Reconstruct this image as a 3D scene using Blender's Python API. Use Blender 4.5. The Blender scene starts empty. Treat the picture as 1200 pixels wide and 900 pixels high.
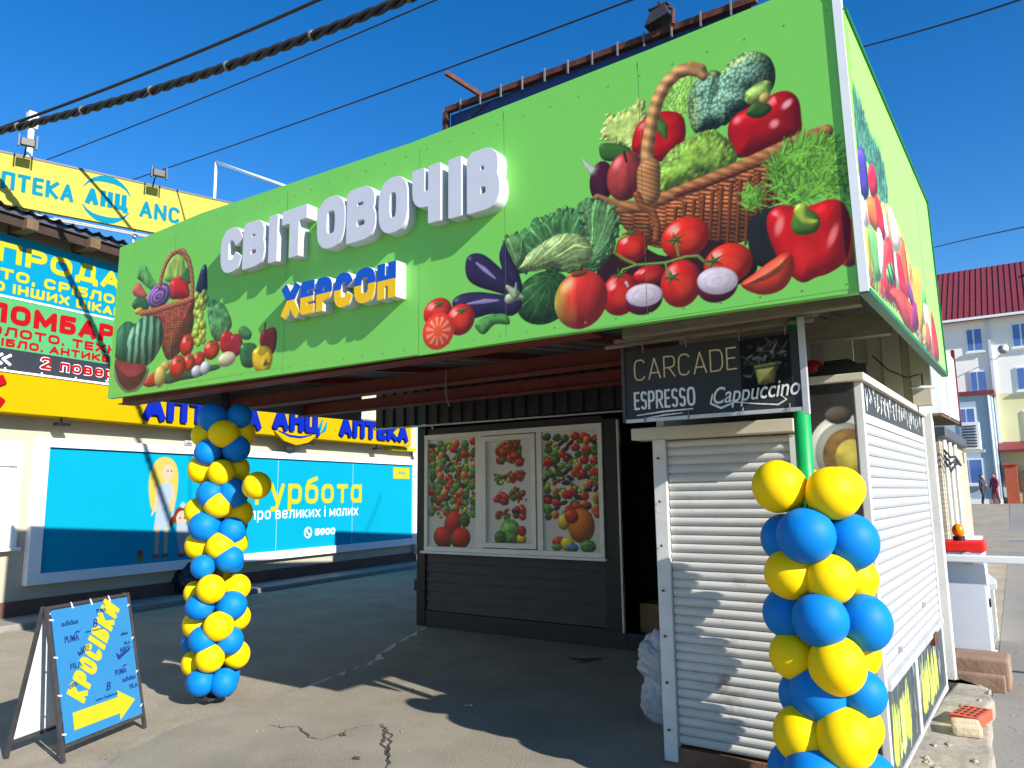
import bpy, bmesh, math, random
import numpy as np
from mathutils import Vector, Matrix
R = math.radians
SC = bpy.context.scene
COL = SC.collection
random.seed(7)

# ------------------------------------------------------------------ camera, sky, sun, exposure
cam = bpy.data.objects.new("camera", bpy.data.cameras.new("camera"))
COL.objects.link(cam)
SC.camera = cam
cam.data.sensor_width = 36
cam.data.lens = 26.479
cam.data.clip_start = 0.05
cam.data.clip_end = 2000
CAMROT = Matrix(((0.817291, 0.093930, 0.568518), (0.576101, -0.112714, -0.809570), (-0.011963, 0.989178, -0.146233)))
cam.matrix_world = Matrix.Translation((0, 0, 1.6)) @ CAMROT.to_4x4()

SUN_TO = Vector((1.0, -0.245, 0.55)).normalized()      # direction towards the sun
W = bpy.data.worlds.new("World")
SC.world = W
W.use_nodes = True
nt = W.node_tree
nt.nodes.clear()
sky = nt.nodes.new('ShaderNodeTexSky')
sky.sky_type = 'NISHITA'
sky.sun_disc = False
sky.sun_elevation = math.asin(SUN_TO.z)
sky.sun_rotation = math.atan2(SUN_TO.x, SUN_TO.y)
sky.altitude = 300
sky.air_density = 1.0
sky.dust_density = 0.0
sky.ozone_density = 3.0
hs = nt.nodes.new('ShaderNodeHueSaturation')
hs.inputs['Saturation'].default_value = 1.37
hs.inputs['Hue'].default_value = 0.507
bg = nt.nodes.new('ShaderNodeBackground')
bg.inputs['Strength'].default_value = 0.108
wo = nt.nodes.new('ShaderNodeOutputWorld')
nt.links.new(sky.outputs[0], hs.inputs['Color'])
nt.links.new(hs.outputs[0], bg.inputs['Color'])
nt.links.new(bg.outputs[0], wo.inputs['Surface'])

sl = bpy.data.lights.new("sun", 'SUN')
sl.energy = 5.0
sl.angle = R(0.53)
sl.color = (1.0, 0.945, 0.86)
so = bpy.data.objects.new("sun", sl)
so.rotation_euler = SUN_TO.to_track_quat('Z', 'Y').to_euler()
so.location = (20, -5, 12)
COL.objects.link(so)
SC.view_settings.view_transform = 'Standard'
SC.view_settings.look = 'None'
SC.view_settings.exposure = 0.82
SC.view_settings.gamma = 1.0
SC.view_settings.use_curve_mapping = False
SC.cycles.max_bounces = 6

# ------------------------------------------------------------------ helpers
def lin(c):
    c = np.asarray(c, dtype=float)
    return np.where(c <= 0.04045, c / 12.92, ((c + 0.055) / 1.055) ** 2.4)

def alb(r, g, b):
    """reflectance of a paint that looks r,g,b in full sun"""
    return tuple(float(v) / 2.25 for v in lin((r / 255, g / 255, b / 255)))

def rgb(r, g, b):
    return tuple(float(v) for v in lin((r / 255, g / 255, b / 255)))

def mk(name, col, rough=0.6, var=0.12, scale=4.0, bump=0.0, bscale=60.0, metal=0.0, sub=0.0, stain=None, spec=0.4, stretch=None, speck=0.0):
    m = bpy.data.materials.new(name)
    m.use_nodes = True
    t = m.node_tree
    b = t.nodes['Principled BSDF']
    b.inputs['Roughness'].default_value = rough
    b.inputs['Metallic'].default_value = metal
    b.inputs['Specular IOR Level'].default_value = spec
    if sub:
        b.inputs['Subsurface Weight'].default_value = sub
        b.inputs['Subsurface Radius'].default_value = (0.05, 0.05, 0.05)
    tc = t.nodes.new('ShaderNodeTexCoord')
    src = tc.outputs['Object']
    if stretch:
        mp = t.nodes.new('ShaderNodeMapping')
        mp.inputs['Scale'].default_value = stretch
        t.links.new(src, mp.inputs['Vector'])
        src = mp.outputs['Vector']
    n = t.nodes.new('ShaderNodeTexNoise')
    n.inputs['Scale'].default_value = scale
    n.inputs['Detail'].default_value = 7
    n.inputs['Roughness'].default_value = 0.62
    t.links.new(src, n.inputs['Vector'])
    r = t.nodes.new('ShaderNodeValToRGB')
    r.color_ramp.elements[0].position = 0.3
    r.color_ramp.elements[1].position = 0.7
    r.color_ramp.elements[0].color = tuple(max(0, c * (1 - var)) for c in col[:3]) + (1,)
    r.color_ramp.elements[1].color = tuple(min(1, c * (1 + var)) for c in col[:3]) + (1,)
    t.links.new(n.outputs['Fac'], r.inputs['Fac'])
    out = r.outputs['Color']
    if stain:
        n2 = t.nodes.new('ShaderNodeTexNoise')
        n2.inputs['Scale'].default_value = stain[1]
        n2.inputs['Detail'].default_value = 9
        n2.inputs['Roughness'].default_value = 0.7
        t.links.new(tc.outputs['Object'], n2.inputs['Vector'])
        r2 = t.nodes.new('ShaderNodeValToRGB')
        r2.color_ramp.elements[0].position = stain[2]
        r2.color_ramp.elements[1].position = min(1, stain[2] + 0.14)
        t.links.new(n2.outputs['Fac'], r2.inputs['Fac'])
        mx = t.nodes.new('ShaderNodeMix')
        mx.data_type = 'RGBA'
        t.links.new(r2.outputs['Color'], mx.inputs['Factor'])
        t.links.new(out, mx.inputs['A'])
        mx.inputs['B'].default_value = tuple(stain[0]) + (1,)
        out = mx.outputs['Result']
    if speck:
        n4 = t.nodes.new('ShaderNodeTexNoise')
        n4.inputs['Scale'].default_value = 150
        n4.inputs['Detail'].default_value = 3
        t.links.new(tc.outputs['Object'], n4.inputs['Vector'])
        r4 = t.nodes.new('ShaderNodeValToRGB')
        r4.color_ramp.elements[0].position = 0.36
        r4.color_ramp.elements[1].position = 0.64
        r4.color_ramp.elements[0].color = (1 - speck, 1 - speck, 1 - speck, 1)
        r4.color_ramp.elements[1].color = (1 + speck * .6, 1 + speck * .6, 1 + speck * .55, 1)
        t.links.new(n4.outputs['Fac'], r4.inputs['Fac'])
        m4 = t.nodes.new('ShaderNodeMix')
        m4.data_type = 'RGBA'
        m4.blend_type = 'MULTIPLY'
        m4.inputs['Factor'].default_value = 1
        t.links.new(out, m4.inputs['A'])
        t.links.new(r4.outputs['Color'], m4.inputs['B'])
        out = m4.outputs['Result']
    t.links.new(out, b.inputs['Base Color'])
    if bump:
        n3 = t.nodes.new('ShaderNodeTexNoise')
        n3.inputs['Scale'].default_value = bscale
        n3.inputs['Detail'].default_value = 6
        t.links.new(tc.outputs['Object'], n3.inputs['Vector'])
        bp = t.nodes.new('ShaderNodeBump')
        bp.inputs['Strength'].default_value = bump
        bp.inputs['Distance'].default_value = 0.01
        t.links.new(n3.outputs['Fac'], bp.inputs['Height'])
        t.links.new(bp.outputs['Normal'], b.inputs['Normal'])
    return m

def mk_print(name, rough=0.42):
    m = bpy.data.materials.new(name)
    m.use_nodes = True
    t = m.node_tree
    b = t.nodes['Principled BSDF']
    b.inputs['Roughness'].default_value = rough
    b.inputs['Specular IOR Level'].default_value = 0.35
    a = t.nodes.new('ShaderNodeAttribute')
    a.attribute_name = 'Col'
    t.links.new(a.outputs['Color'], b.inputs['Base Color'])
    return m

def brick_mat(name, c1, c2, mortar, scale=1.0):
    m = mk(name, c1, 0.85, 0.1)
    t = m.node_tree
    b = t.nodes['Principled BSDF']
    tc = t.nodes.new('ShaderNodeTexCoord')
    mp = t.nodes.new('ShaderNodeMapping')
    mp.inputs['Rotation'].default_value = (R(90), 0, 0)
    sx = t.nodes.new('ShaderNodeSeparateXYZ')
    ad = t.nodes.new('ShaderNodeMath')
    cb = t.nodes.new('ShaderNodeCombineXYZ')
    t.links.new(tc.outputs['Object'], sx.inputs[0])
    t.links.new(sx.outputs[0], ad.inputs[0])
    t.links.new(sx.outputs[1], ad.inputs[1])
    t.links.new(ad.outputs[0], cb.inputs[0])
    t.links.new(sx.outputs[2], cb.inputs[1])
    br = t.nodes.new('ShaderNodeTexBrick')
    br.inputs['Scale'].default_value = scale
    br.inputs['Brick Width'].default_value = 0.26
    br.inputs['Row Height'].default_value = 0.08
    br.inputs['Mortar Size'].default_value = 0.008
    br.inputs['Color1'].default_value = tuple(c1) + (1,)
    br.inputs['Color2'].default_value = tuple(c2) + (1,)
    br.inputs['Mortar'].default_value = tuple(mortar) + (1,)
    t.links.new(cb.outputs[0], br.inputs['Vector'])
    t.links.new(br.outputs['Color'], b.inputs['Base Color'])
    return m

class MB:
    """collects shapes into one mesh"""
    def __init__(s):
        s.v = []
        s.f = []
    def add(s, vs, fs):
        o = len(s.v)
        s.v += [tuple(v) for v in vs]
        s.f += [tuple(i + o for i in f) for f in fs]
        return s
    def box(s, x0, x1, y0, y1, z0, z1):
        vs = [(x, y, z) for x in (x0, x1) for y in (y0, y1) for z in (z0, z1)]
        return s.add(vs, [(0, 1, 3, 2), (4, 6, 7, 5), (0, 4, 5, 1), (2, 3, 7, 6), (0, 2, 6, 4), (1, 5, 7, 3)])
    def beam(s, a, b, w, h, up=(0, 0, 1)):
        a = Vector(a); b = Vector(b)
        d = (b - a).normalized()
        u = Vector(up)
        if abs(d.dot(u)) > 0.98:
            u = Vector((0, 1, 0))
        r = d.cross(u).normalized() * w / 2
        u2 = r.cross(d).normalized() * h / 2
        vs = []
        for p in (a, b):
            vs += [p - r - u2, p + r - u2, p + r + u2, p - r + u2]
        return s.add(vs, [(3, 2, 1, 0), (4, 5, 6, 7), (0, 1, 5, 4), (1, 2, 6, 5), (2, 3, 7, 6), (3, 0, 4, 7)])
    def prism(s, poly, y0, y1):
        """polygon in x,z extruded along y (y0 nearer the viewer)"""
        n = len(poly)
        vs = [(p[0], y0, p[1]) for p in poly] + [(p[0], y1, p[1]) for p in poly]
        fs = [tuple(range(n)), tuple(range(2 * n - 1, n - 1, -1))]
        fs += [(i, n + i, n + (i + 1) % n, (i + 1) % n) for i in range(n)]
        return s.add(vs, fs)
    def slab(s, poly, z0, z1):
        n = len(poly)
        vs = [(p[0], p[1], z1) for p in poly] + [(p[0], p[1], z0) for p in poly]
        fs = [tuple(range(n)), tuple(range(2 * n - 1, n - 1, -1))]
        fs += [(i, n + i, n + (i + 1) % n, (i + 1) % n) for i in range(n)]
        return s.add(vs, fs)
    def tube(s, pts, r, n=8, cap=True):
        pts = [Vector(p) for p in pts]
        rs = r if isinstance(r, (list, tuple)) else [r] * len(pts)
        vs = []
        fs = []
        prev = None
        for i, p in enumerate(pts):
            d = (pts[min(i + 1, len(pts) - 1)] - pts[max(i - 1, 0)]).normalized()
            if prev is None:
                u = Vector((0, 0, 1)) if abs(d.z) < 0.9 else Vector((1, 0, 0))
                prev = d.cross(u).normalized()
            prev = (prev - d * prev.dot(d)).normalized()
            q = d.cross(prev)
            for k in range(n):
                a = 2 * math.pi * k / n
                vs.append(p + (prev * math.cos(a) + q * math.sin(a)) * rs[i])
        for i in range(len(pts) - 1):
            for k in range(n):
                fs.append((i * n + k, i * n + (k + 1) % n, (i + 1) * n + (k + 1) % n, (i + 1) * n + k))
        if cap:
            fs.append(tuple(reversed(range(n))))
            fs.append(tuple(range((len(pts) - 1) * n, len(pts) * n)))
        return s.add(vs, fs)
    def ball(s, c, rx, ry, rz, nu=16, nv=10):
        vs = [(c[0], c[1], c[2] + rz)]
        for j in range(1, nv):
            t = math.pi * j / nv
            for i in range(nu):
                a = 2 * math.pi * i / nu
                vs.append((c[0] + rx * math.sin(t) * math.cos(a), c[1] + ry * math.sin(t) * math.sin(a), c[2] + rz * math.cos(t)))
        vs.append((c[0], c[1], c[2] - rz))
        fs = [(0, 1 + i, 1 + (i + 1) % nu) for i in range(nu)]
        for j in range(nv - 2):
            for i in range(nu):
                fs.append((1 + j * nu + i, 1 + (j + 1) * nu + i, 1 + (j + 1) * nu + (i + 1) % nu, 1 + j * nu + (i + 1) % nu))
        L = len(vs) - 1
        fs += [(L, 1 + (nv - 2) * nu + (i + 1) % nu, 1 + (nv - 2) * nu + i) for i in range(nu)]
        return s.add(vs, fs)
    def strip(s, prof, p0, p1):
        """profile (list of 3D points) swept from offset p0 to p1"""
        n = len(prof)
        a = [tuple(Vector(q) + Vector(p0)) for q in prof]
        b = [tuple(Vector(q) + Vector(p1)) for q in prof]
        return s.add(a + b, [(i, i + 1, n + i + 1, n + i) for i in range(n - 1)])
    def build(s, name, mat, parent=None, bevel=0.0, smooth=False, label=None):
        me = bpy.data.meshes.new(name)
        me.from_pydata(s.v, [], s.f)
        bm = bmesh.new()
        bm.from_mesh(me)
        bmesh.ops.recalc_face_normals(bm, faces=bm.faces)
        if bevel:
            es = [e for e in bm.edges if len(e.link_faces) == 2 and e.calc_face_angle() > 0.6]
            bmesh.ops.bevel(bm, geom=es, offset=bevel, segments=2, affect='EDGES', profile=0.6)
        bm.to_mesh(me)
        bm.free()
        if smooth:
            for p in me.polygons:
                p.use_smooth = True
        me.materials.append(mat)
        return link(name, me, parent, label)

def link(name, me, parent=None, label=None):
    o = bpy.data.objects.new(name, me)
    COL.objects.link(o)
    if parent is not None:
        o.parent = parent
    if label:
        o['label'] = label
    return o

def thing(name, label, cat, loc=(0, 0, 0), rz=0.0, group=None):
    o = bpy.data.objects.new(name, None)
    COL.objects.link(o)
    o.location = loc
    o.rotation_euler = (0, 0, rz)
    o.empty_display_size = 0.2
    return tag(o, label, cat, group)

def tag(o, label, cat, group=None):
    o['label'] = label
    o['category'] = cat
    if group:
        o['group'] = group
    return o

def struct(o):
    o['kind'] = 'structure'
    return o

def copy_tree(o, parent=None):
    c = o.copy()
    COL.objects.link(c)
    c.parent = parent
    for ch in list(o.children):
        copy_tree(ch, c)
    return c

# ------------------------------------------------------------------ block lettering (stroke glyphs turned into outlines)
def arc(cx, cy, rx, ry, a0, a1, n=12):
    out = []
    for i in range(n + 1):
        a = R(a0 + (a1 - a0) * i / n)
        c, s_ = math.cos(a), math.sin(a)
        e = 2 / 3.0
        out.append((cx + rx * math.copysign(abs(c) ** e, c), cy + ry * math.copysign(abs(s_) ** e, s_)))
    return out

_bowl = lambda y0, y1, x=1.0: [(0.45, y1)] + arc(0.45, (y0 + y1) / 2, x - 0.45, (y1 - y0) / 2, 90, -90) + [(0.45, y0)]
G = {
 'А': (1.0, [[(0, 0), (.5, 1), (1, 0)], [(.2, .28), (.8, .28)]]),
 'Б': (.9, [[(.95, 1), (0, 1), (0, 0)] + _bowl(0, .56)[::-1] + [(0, .56)]]),
 'В': (.92, [[(0, 0), (0, 1)] + _bowl(.53, 1, .93) + [(0, .53)], [(0, .53)] + _bowl(0, .53) + [(0, 0)]]),
 'Д': (1.1, [[(.16, .05), (.3, 1), (.84, 1), (.84, .05)], [(0, -.16), (0, .03), (1, .03), (1, -.16)]]),
 'Е': (.82, [[(1, 1), (0, 1), (0, 0), (1, 0)], [(0, .51), (.88, .51)]]),
 'Ж': (1.35, [[(.5, 0), (.5, 1)], [(.02, 1), (.42, .5), (.02, 0)], [(.98, 1), (.58, .5), (.98, 0)]]),
 'З': (.85, [arc(.45, .76, .5, .24, 160, -90) + [(.3, .52)], arc(.45, .26, .55, .26, 90, -160)]),
 'И': (1.02, [[(0, 1), (0, 0), (1, 1), (1, 0)]]),
 'І': (.0, [[(.5, 0), (.5, 1)]]),
 'К': (.98, [[(0, 0), (0, 1)], [(1, 1), (.12, .5), (1, 0)]]),
 'Л': (1.0, [[(0, .0), (.12, .05), (.24, 1), (1, 1), (1, 0)]]),
 'М': (1.2, [[(0, 0), (0, 1), (.5, .2), (1, 1), (1, 0)]]),
 'Н': (.95, [[(0, 0), (0, 1)], [(1, 0), (1, 1)], [(0, .5), (1, .5)]]),
 'О': (1.0, [arc(.5, .5, .5, .5, 0, 360, 32)]),
 'П': (.98, [[(0, 0), (0, 1), (1, 1), (1, 0)]]),
 'Р': (.92, [[(0, 0), (0, 1)] + _bowl(.43, 1) + [(0, .43)]]),
 'С': (.95, [arc(.5, .5, .5, .5, 38, 322, 28)]),
 'Т': (.95, [[(0, 1), (1, 1)], [(.5, 1), (.5, 0)]]),
 'У': (.95, [[(0, 1), (.52, .36)], [(1, 1), (.42, 0), (.1, 0)]]),
 'Х': (1.0, [[(0, 0), (1, 1)], [(0, 1), (1, 0)]]),
 'Ц': (1.0, [[(0, 1), (0, 0), (1.12, 0), (1.12, -.2)], [(.9, 0), (.9, 1)]]),
 'Ч': (.92, [[(0, 1), (0, .72)] + arc(.5, .72, .5, .3, 180, 270) + [(1, .42)], [(1, 1), (1, 0)]]),
 'Ш': (1.3, [[(0, 1), (0, 0), (1, 0), (1, 1)], [(.5, 0), (.5, 1)]]),
 'N': (1.0, [[(0, 0), (0, 1), (1, 0), (1, 1)]]),
 'A': (1.0, [[(0, 0), (.5, 1), (1, 0)], [(.2, .28), (.8, .28)]]),
 'C': (.95, [arc(.5, .5, .5, .5, 38, 322, 28)]),
 'R': (.92, [[(0, 0), (0, 1)] + _bowl(.45, 1) + [(0, .45)], [(.45, .45), (1, 0)]]),
 'D': (.98, [[(0, 0), (0, 1)] + _bowl(0, 1) + [(0, 0)]]),
 'E': (.75, [[(1, 1), (0, 1), (0, 0), (1, 0)], [(0, .52), (.85, .52)]]),
 'S': (.8, [arc(.5, .75, .48, .25, 30, 270, 16)[:-1] + arc(.5, .25, .48, .25, 90, -150, 16)]),
 'P': (.85, [[(0, 0), (0, 1)] + _bowl(.43, 1) + [(0, .43)]]),
 'O': (1.0, [arc(.5, .5, .5, .5, 0, 360, 32)]),
 'а': (.78, [arc(.5, .35, .5, .35, 0, 360, 28), [(1, .7), (1, 0)]]),
 'б': (.8, [arc(.5, .33, .5, .33, 0, 360, 28), [(0, .33), (.0, .6), (.2, .9), (.92, 1.04)]]),
 'в': (.75, [[(0, 0), (0, .7)] + _bowl(.36, .7, .9) + [(0, .36)], [(0, .36)] + _bowl(0, .36) + [(0, 0)]]),
 'е': (.78, [[(.02, .36), (.98, .36)] + arc(.5, .35, .5, .35, 4, 320, 24)]),
 'и': (.8, [[(0, .7), (0, 0), (1, .7), (1, 0)]]),
 'і': (.0, [[(.5, 0), (.5, .7)], [(.5, .98), (.5, 1.0)]]),
 'к': (.75, [[(0, 0), (0, .7)], [(1, .7), (.12, .35), (1, 0)]]),
 'л': (.8, [[(0, 0), (.12, .04), (.24, .7), (1, .7), (1, 0)]]),
 'м': (.98, [[(0, 0), (0, .7), (.5, .12), (1, .7), (1, 0)]]),
 'о': (.8, [arc(.5, .35, .5, .35, 0, 360, 28)]),
 'п': (.78, [[(0, 0), (0, .7), (1, .7), (1, 0)]]),
 'р': (.8, [arc(.5, .35, .5, .35, 0, 360, 28), [(0, .7), (0, -.3)]]),
 'т': (.75, [[(0, .7), (1, .7)], [(.5, .7), (.5, 0)]]),
 'у': (.8, [[(0, .7), (.52, .04)], [(1, .7), (.44, -.3), (.1, -.3)]]),
 'х': (.8, [[(0, 0), (1, .7)], [(0, .7), (1, 0)]]),
 '0': (.85, [arc(.5, .5, .5, .5, 0, 360, 32)]),
 '2': (.85, [arc(.5, .72, .48, .28, 165, -20, 14) + [(0, 0), (1, 0)]]),
 '5': (.85, [[(.92, 1), (.1, 1), (.05, .55)] + arc(.48, .32, .5, .32, 120, -150, 16)]),
 '9': (.85, [arc(.5, .68, .5, .32, 0, 360, 24), [(1, .68), (.9, .25), (.5, 0), (.2, 0)]]),
 ',': (.0, [[(.5, .06), (.4, -.14)]]),
 '.': (.0, [[(.5, 0), (.5, .02)]]),
 '«': (.9, [[(.45, .8), (0, .42), (.45, .04)], [(1, .8), (.55, .42), (1, .04)]]),
}

def seg_sdf(X, Y, pts, w, butt=True):
    D = np.full(X.shape, 1e9)
    closed = math.dist(pts[0], pts[-1]) < 1e-6
    for i in range(len(pts) - 1):
        ax, ay = pts[i]
        bx, by = pts[i + 1]
        L = math.hypot(bx - ax, by - ay)
        if L < 1e-9:
            continue
        dx, dy = (bx - ax) / L, (by - ay) / L
        a = (X - ax) * dx + (Y - ay) * dy
        b = np.abs(-(X - ax) * dy + (Y - ay) * dx)
        over = np.maximum(-a, a - L)
        d = np.hypot(np.maximum(over, 0), b) - w
        if butt and not closed:
            box = np.maximum(b - w, over - w * 0.98)
            if i == 0:
                d = np.where(a < 0, box, d)
            if i == len(pts) - 2:
                d = np.where(a > L, box, d)
        D = np.minimum(D, d)
    return D

def contours(F, xs, ys):
    ny, nx = F.shape
    ins = F < 0
    adj = {}
    pos = {}
    def key(kind, i, j):
        k = (kind, i, j)
        if k not in pos:
            if kind == 'h':
                f0, f1 = F[j, i], F[j, i + 1]
                t = f0 / (f0 - f1)
                pos[k] = (xs[i] + t * (xs[i + 1] - xs[i]), ys[j])
            else:
                f0, f1 = F[j, i], F[j + 1, i]
                t = f0 / (f0 - f1)
                pos[k] = (xs[i], ys[j] + t * (ys[j + 1] - ys[j]))
        return k
    tab = {1: 'LB', 2: 'BR', 3: 'LR', 4: 'RT', 5: 'LTBR', 6: 'BT', 7: 'LT', 8: 'TL', 9: 'TB', 10: 'LBRT', 11: 'TR', 12: 'RL', 13: 'RB', 14: 'BL'}
    code = ins[:-1, :-1] * 1 + ins[:-1, 1:] * 2 + ins[1:, 1:] * 4 + ins[1:, :-1] * 8
    for j, i in zip(*np.nonzero((code > 0) & (code < 15))):
        i = int(i); j = int(j)
        E = {'B': ('h', i, j), 'T': ('h', i, j + 1), 'L': ('v', i, j), 'R': ('v', i + 1, j)}
        s_ = tab[int(code[j, i])]
        for q in range(0, len(s_), 2):
            a = key(*E[s_[q]])
            b = key(*E[s_[q + 1]])
            adj.setdefault(a, []).append(b)
            adj.setdefault(b, []).append(a)
    loops = []
    seen = set()
    for k0 in adj:
        if k0 in seen:
            continue
        loop = []
        prev, k = None, k0
        while k not in seen:
            seen.add(k)
            loop.append(pos[k])
            nx_ = [q for q in adj[k] if q != prev]
            prev, k = k, nx_[0] if nx_ else k
        if len(loop) > 4:
            out = []
            n = len(loop)
            for i in range(n):           # drop points lying on straight runs
                a, b, c = loop[i - 1], loop[i], loop[(i + 1) % n]
                cr = (b[0] - a[0]) * (c[1] - b[1]) - (b[1] - a[1]) * (c[0] - b[0])
                l = math.dist(a, b) * math.dist(b, c)
                if l > 1e-14 and abs(cr) / l > 0.002:
                    out.append(b)
            loops.append(out if len(out) > 3 else loop)
    return loops

_gc = {}
def glyph_loops(ch, wid, h, w, extra=None):
    """outlines of one glyph; its centre-line box is wid wide and h high (less the stroke)"""
    k = (ch, round(wid, 4), round(h, 4), round(w, 4), extra)
    if k in _gc:
        return _gc[k]
    cw = max(wid - 2 * w, 0.0)
    chh = h - 2 * w
    st = max(h / 34, 0.0015)
    xs = np.arange(-w - st * 3, wid + w + st * 4, st)
    if ch in 'ЦД':
        xs = np.arange(-w - st * 3, wid * 1.25 + w + st * 4, st)
    ys = np.arange(-0.45 * h, h * 1.2, st)
    X, Y = np.meshgrid(xs, ys)
    D = np.full(X.shape, 1e9)
    for s_ in G[ch][1]:
        pts = [(w + p[0] * cw, w + p[1] * chh) for p in s_]
        D = np.minimum(D, seg_sdf(X, Y, pts, w))
    if extra == 'top':
        D = np.maximum(D, h * 0.52 - Y)
    if extra == 'bot':
        D = np.maximum(D, Y - h * 0.52)
    _gc[k] = contours(D, xs, ys)
    return _gc[k]

def loops_mesh(name, loops, depth, y, mat, parent=None, bevel=0.0, label=None):
    """flat outlines (x,z) filled, standing depth proud of the plane y towards the viewer (-y)"""
    cu = bpy.data.curves.new(name, 'CURVE')
    cu.dimensions = '2D'
    cu.fill_mode = 'BOTH'
    cu.extrude = max(depth / 2 - bevel, 0.0002)
    cu.bevel_depth = bevel
    cu.bevel_resolution = 1
    for lp in loops:
        s_ = cu.splines.new('POLY')
        s_.points.add(len(lp) - 1)
        s_.points.foreach_set('co', [c for p in lp for c in (p[0], p[1], 0, 1)])
        s_.use_cyclic_u = True
    t = bpy.data.objects.new(name, cu)
    me = bpy.data.meshes.new_from_object(t)
    me.name = name
    bpy.data.objects.remove(t)
    bpy.data.curves.remove(cu)
    me.transform(Matrix(((1, 0, 0, 0), (0, 0, -1, y - depth / 2), (0, 1, 0, 0), (0, 0, 0, 1))))
    me.materials.clear()
    me.materials.append(mat)
    return link(name, me, parent, label)

def lay(s, x0, x1, z0, h, w, gap=0.16, slope=0.0, tilt=0.0):
    """lay a line of block lettering between x0 and x1 on the base line z0"""
    tot = 0
    fixed = 0
    for i, ch in enumerate(s):
        if ch == ' ':
            tot += 0.7
        else:
            tot += G[ch][0]
            if G[ch][0] == 0:
                fixed += 2 * w
            if i < len(s) - 1 and s[i + 1] != ' ':
                tot += gap
    unit = (x1 - x0 - fixed) / tot
    x = x0
    out = []
    for i, ch in enumerate(s):
        if ch == ' ':
            x += 0.7 * unit
            continue
        wd = G[ch][0] * unit if G[ch][0] else 2 * w
        for lp in glyph_loops(ch, wd, h, w):
            if tilt:
                c, s2 = math.cos(tilt), math.sin(tilt)
                out.append([(x0 + (x + p[0] - x0) * c - p[1] * s2, z0 + (x + p[0] - x0) * s2 + p[1] * c) for p in lp])
            else:
                out.append([(x + p[0], z0 + p[1] + slope * (x + p[0] - x0)) for p in lp])
        x += wd + (gap * unit if i < len(s) - 1 and s[i + 1] != ' ' else 0)
    return out

def lettering(s, x0, x1, z0, h, w, mat, parent, y=0.0, depth=0.004, gap=0.16, slope=0.0, tilt=0.0, name='lettering', label=None):
    return loops_mesh(name, lay(s, x0, x1, z0, h, w, gap, slope, tilt), depth, y, mat, parent, label=label)

def latin(s, x0, z0, h, mat, parent, y=0.0, shear=0.0, width=None, offset=0.0, tilt=0.0, name='lettering'):
    cu = bpy.data.curves.new(name, 'FONT')
    cu.body = s
    cu.size = h * 1.4
    cu.shear = shear
    cu.offset = offset
    cu.extrude = 0.0008
    t = bpy.data.objects.new(name, cu)
    me = bpy.data.meshes.new_from_object(t)
    bpy.data.objects.remove(t)
    me.name = name
    xs = [v.co.x for v in me.vertices]
    sx = width / (max(xs) - min(xs)) if width else 1.0
    me.transform(Matrix.Translation((x0, y - 0.002, z0)) @ Matrix.Rotation(-tilt, 4, 'Y') @ Matrix(((sx, 0, 0, 0), (0, 0, -1, 0), (0, 1, 0, 0), (0, 0, 0, 1))))
    me.materials.clear()
    me.materials.append(mat)
    return link(name, me, parent)

def taper(pts, rs, st=0.01):
    """outline of a brush stroke with changing width"""
    x = [p[0] for p in pts]
    z = [p[1] for p in pts]
    m = max(rs) + 3 * st
    xs = np.arange(min(x) - m, max(x) + m, st)
    ys = np.arange(min(z) - m, max(z) + m, st)
    X, Y = np.meshgrid(xs, ys)
    D = np.full(X.shape, 1e9)
    for i in range(len(pts) - 1):
        nq = max(8, int(math.dist(pts[i], pts[i + 1]) / (0.6 * max(min(rs[i], rs[i + 1]), 0.0012))))
        for q in range(nq + 1):
            t = q / nq
            cx = pts[i][0] + (pts[i + 1][0] - pts[i][0]) * t
            cy = pts[i][1] + (pts[i + 1][1] - pts[i][1]) * t
            D = np.minimum(D, np.hypot(X - cx, Y - cy) - (rs[i] + (rs[i + 1] - rs[i]) * t))
    return contours(D, xs, ys)

# ------------------------------------------------------------------ printed pictures: painted on a fine grid
_LAT = np.random.RandomState(3).rand(257, 257)
def vnoise(x, y):
    xi = np.floor(x).astype(int)
    yi = np.floor(y).astype(int)
    fx = x - xi
    fy = y - yi
    fx = fx * fx * (3 - 2 * fx)
    fy = fy * fy * (3 - 2 * fy)
    g = lambda a, b: _LAT[b % 257, a % 257]
    return (g(xi, yi) * (1 - fx) + g(xi + 1, yi) * fx) * (1 - fy) + (g(xi, yi + 1) * (1 - fx) + g(xi + 1, yi + 1) * fx) * fy

def fbm(x, y, o=4):
    t = 0
    a = 0.5
    for i in range(o):
        t = t + a * vnoise(x * 2 ** i + 17 * i, y * 2 ** i + 31 * i)
        a *= 0.5
    return t / (1 - 0.5 ** o)

def worley(x, y):
    xi = np.floor(x).astype(int)
    yi = np.floor(y).astype(int)
    d = np.full(x.shape, 9.0)
    for a in (-1, 0, 1):
        for b in (-1, 0, 1):
            cx = xi + a
            cy = yi + b
            px = cx + _LAT[cy % 257, cx % 257]
            py = cy + _LAT[(cx + 91) % 257, (cy + 37) % 257]
            d = np.minimum(d, np.hypot(px - x, py - y))
    return d

def smooth_poly(pts, k=5):
    n = len(pts)
    out = []
    for i in range(n):
        p0, p1, p2, p3 = (np.array(pts[(i + j - 1) % n], float) for j in range(4))
        for q in range(k):
            t = q / k
            out.append(tuple(0.5 * (2 * p1 + (p2 - p0) * t + (2 * p0 - 5 * p1 + 4 * p2 - p3) * t * t + (3 * p1 - p0 - 3 * p2 + p3) * t ** 3)))
    return out

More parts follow.
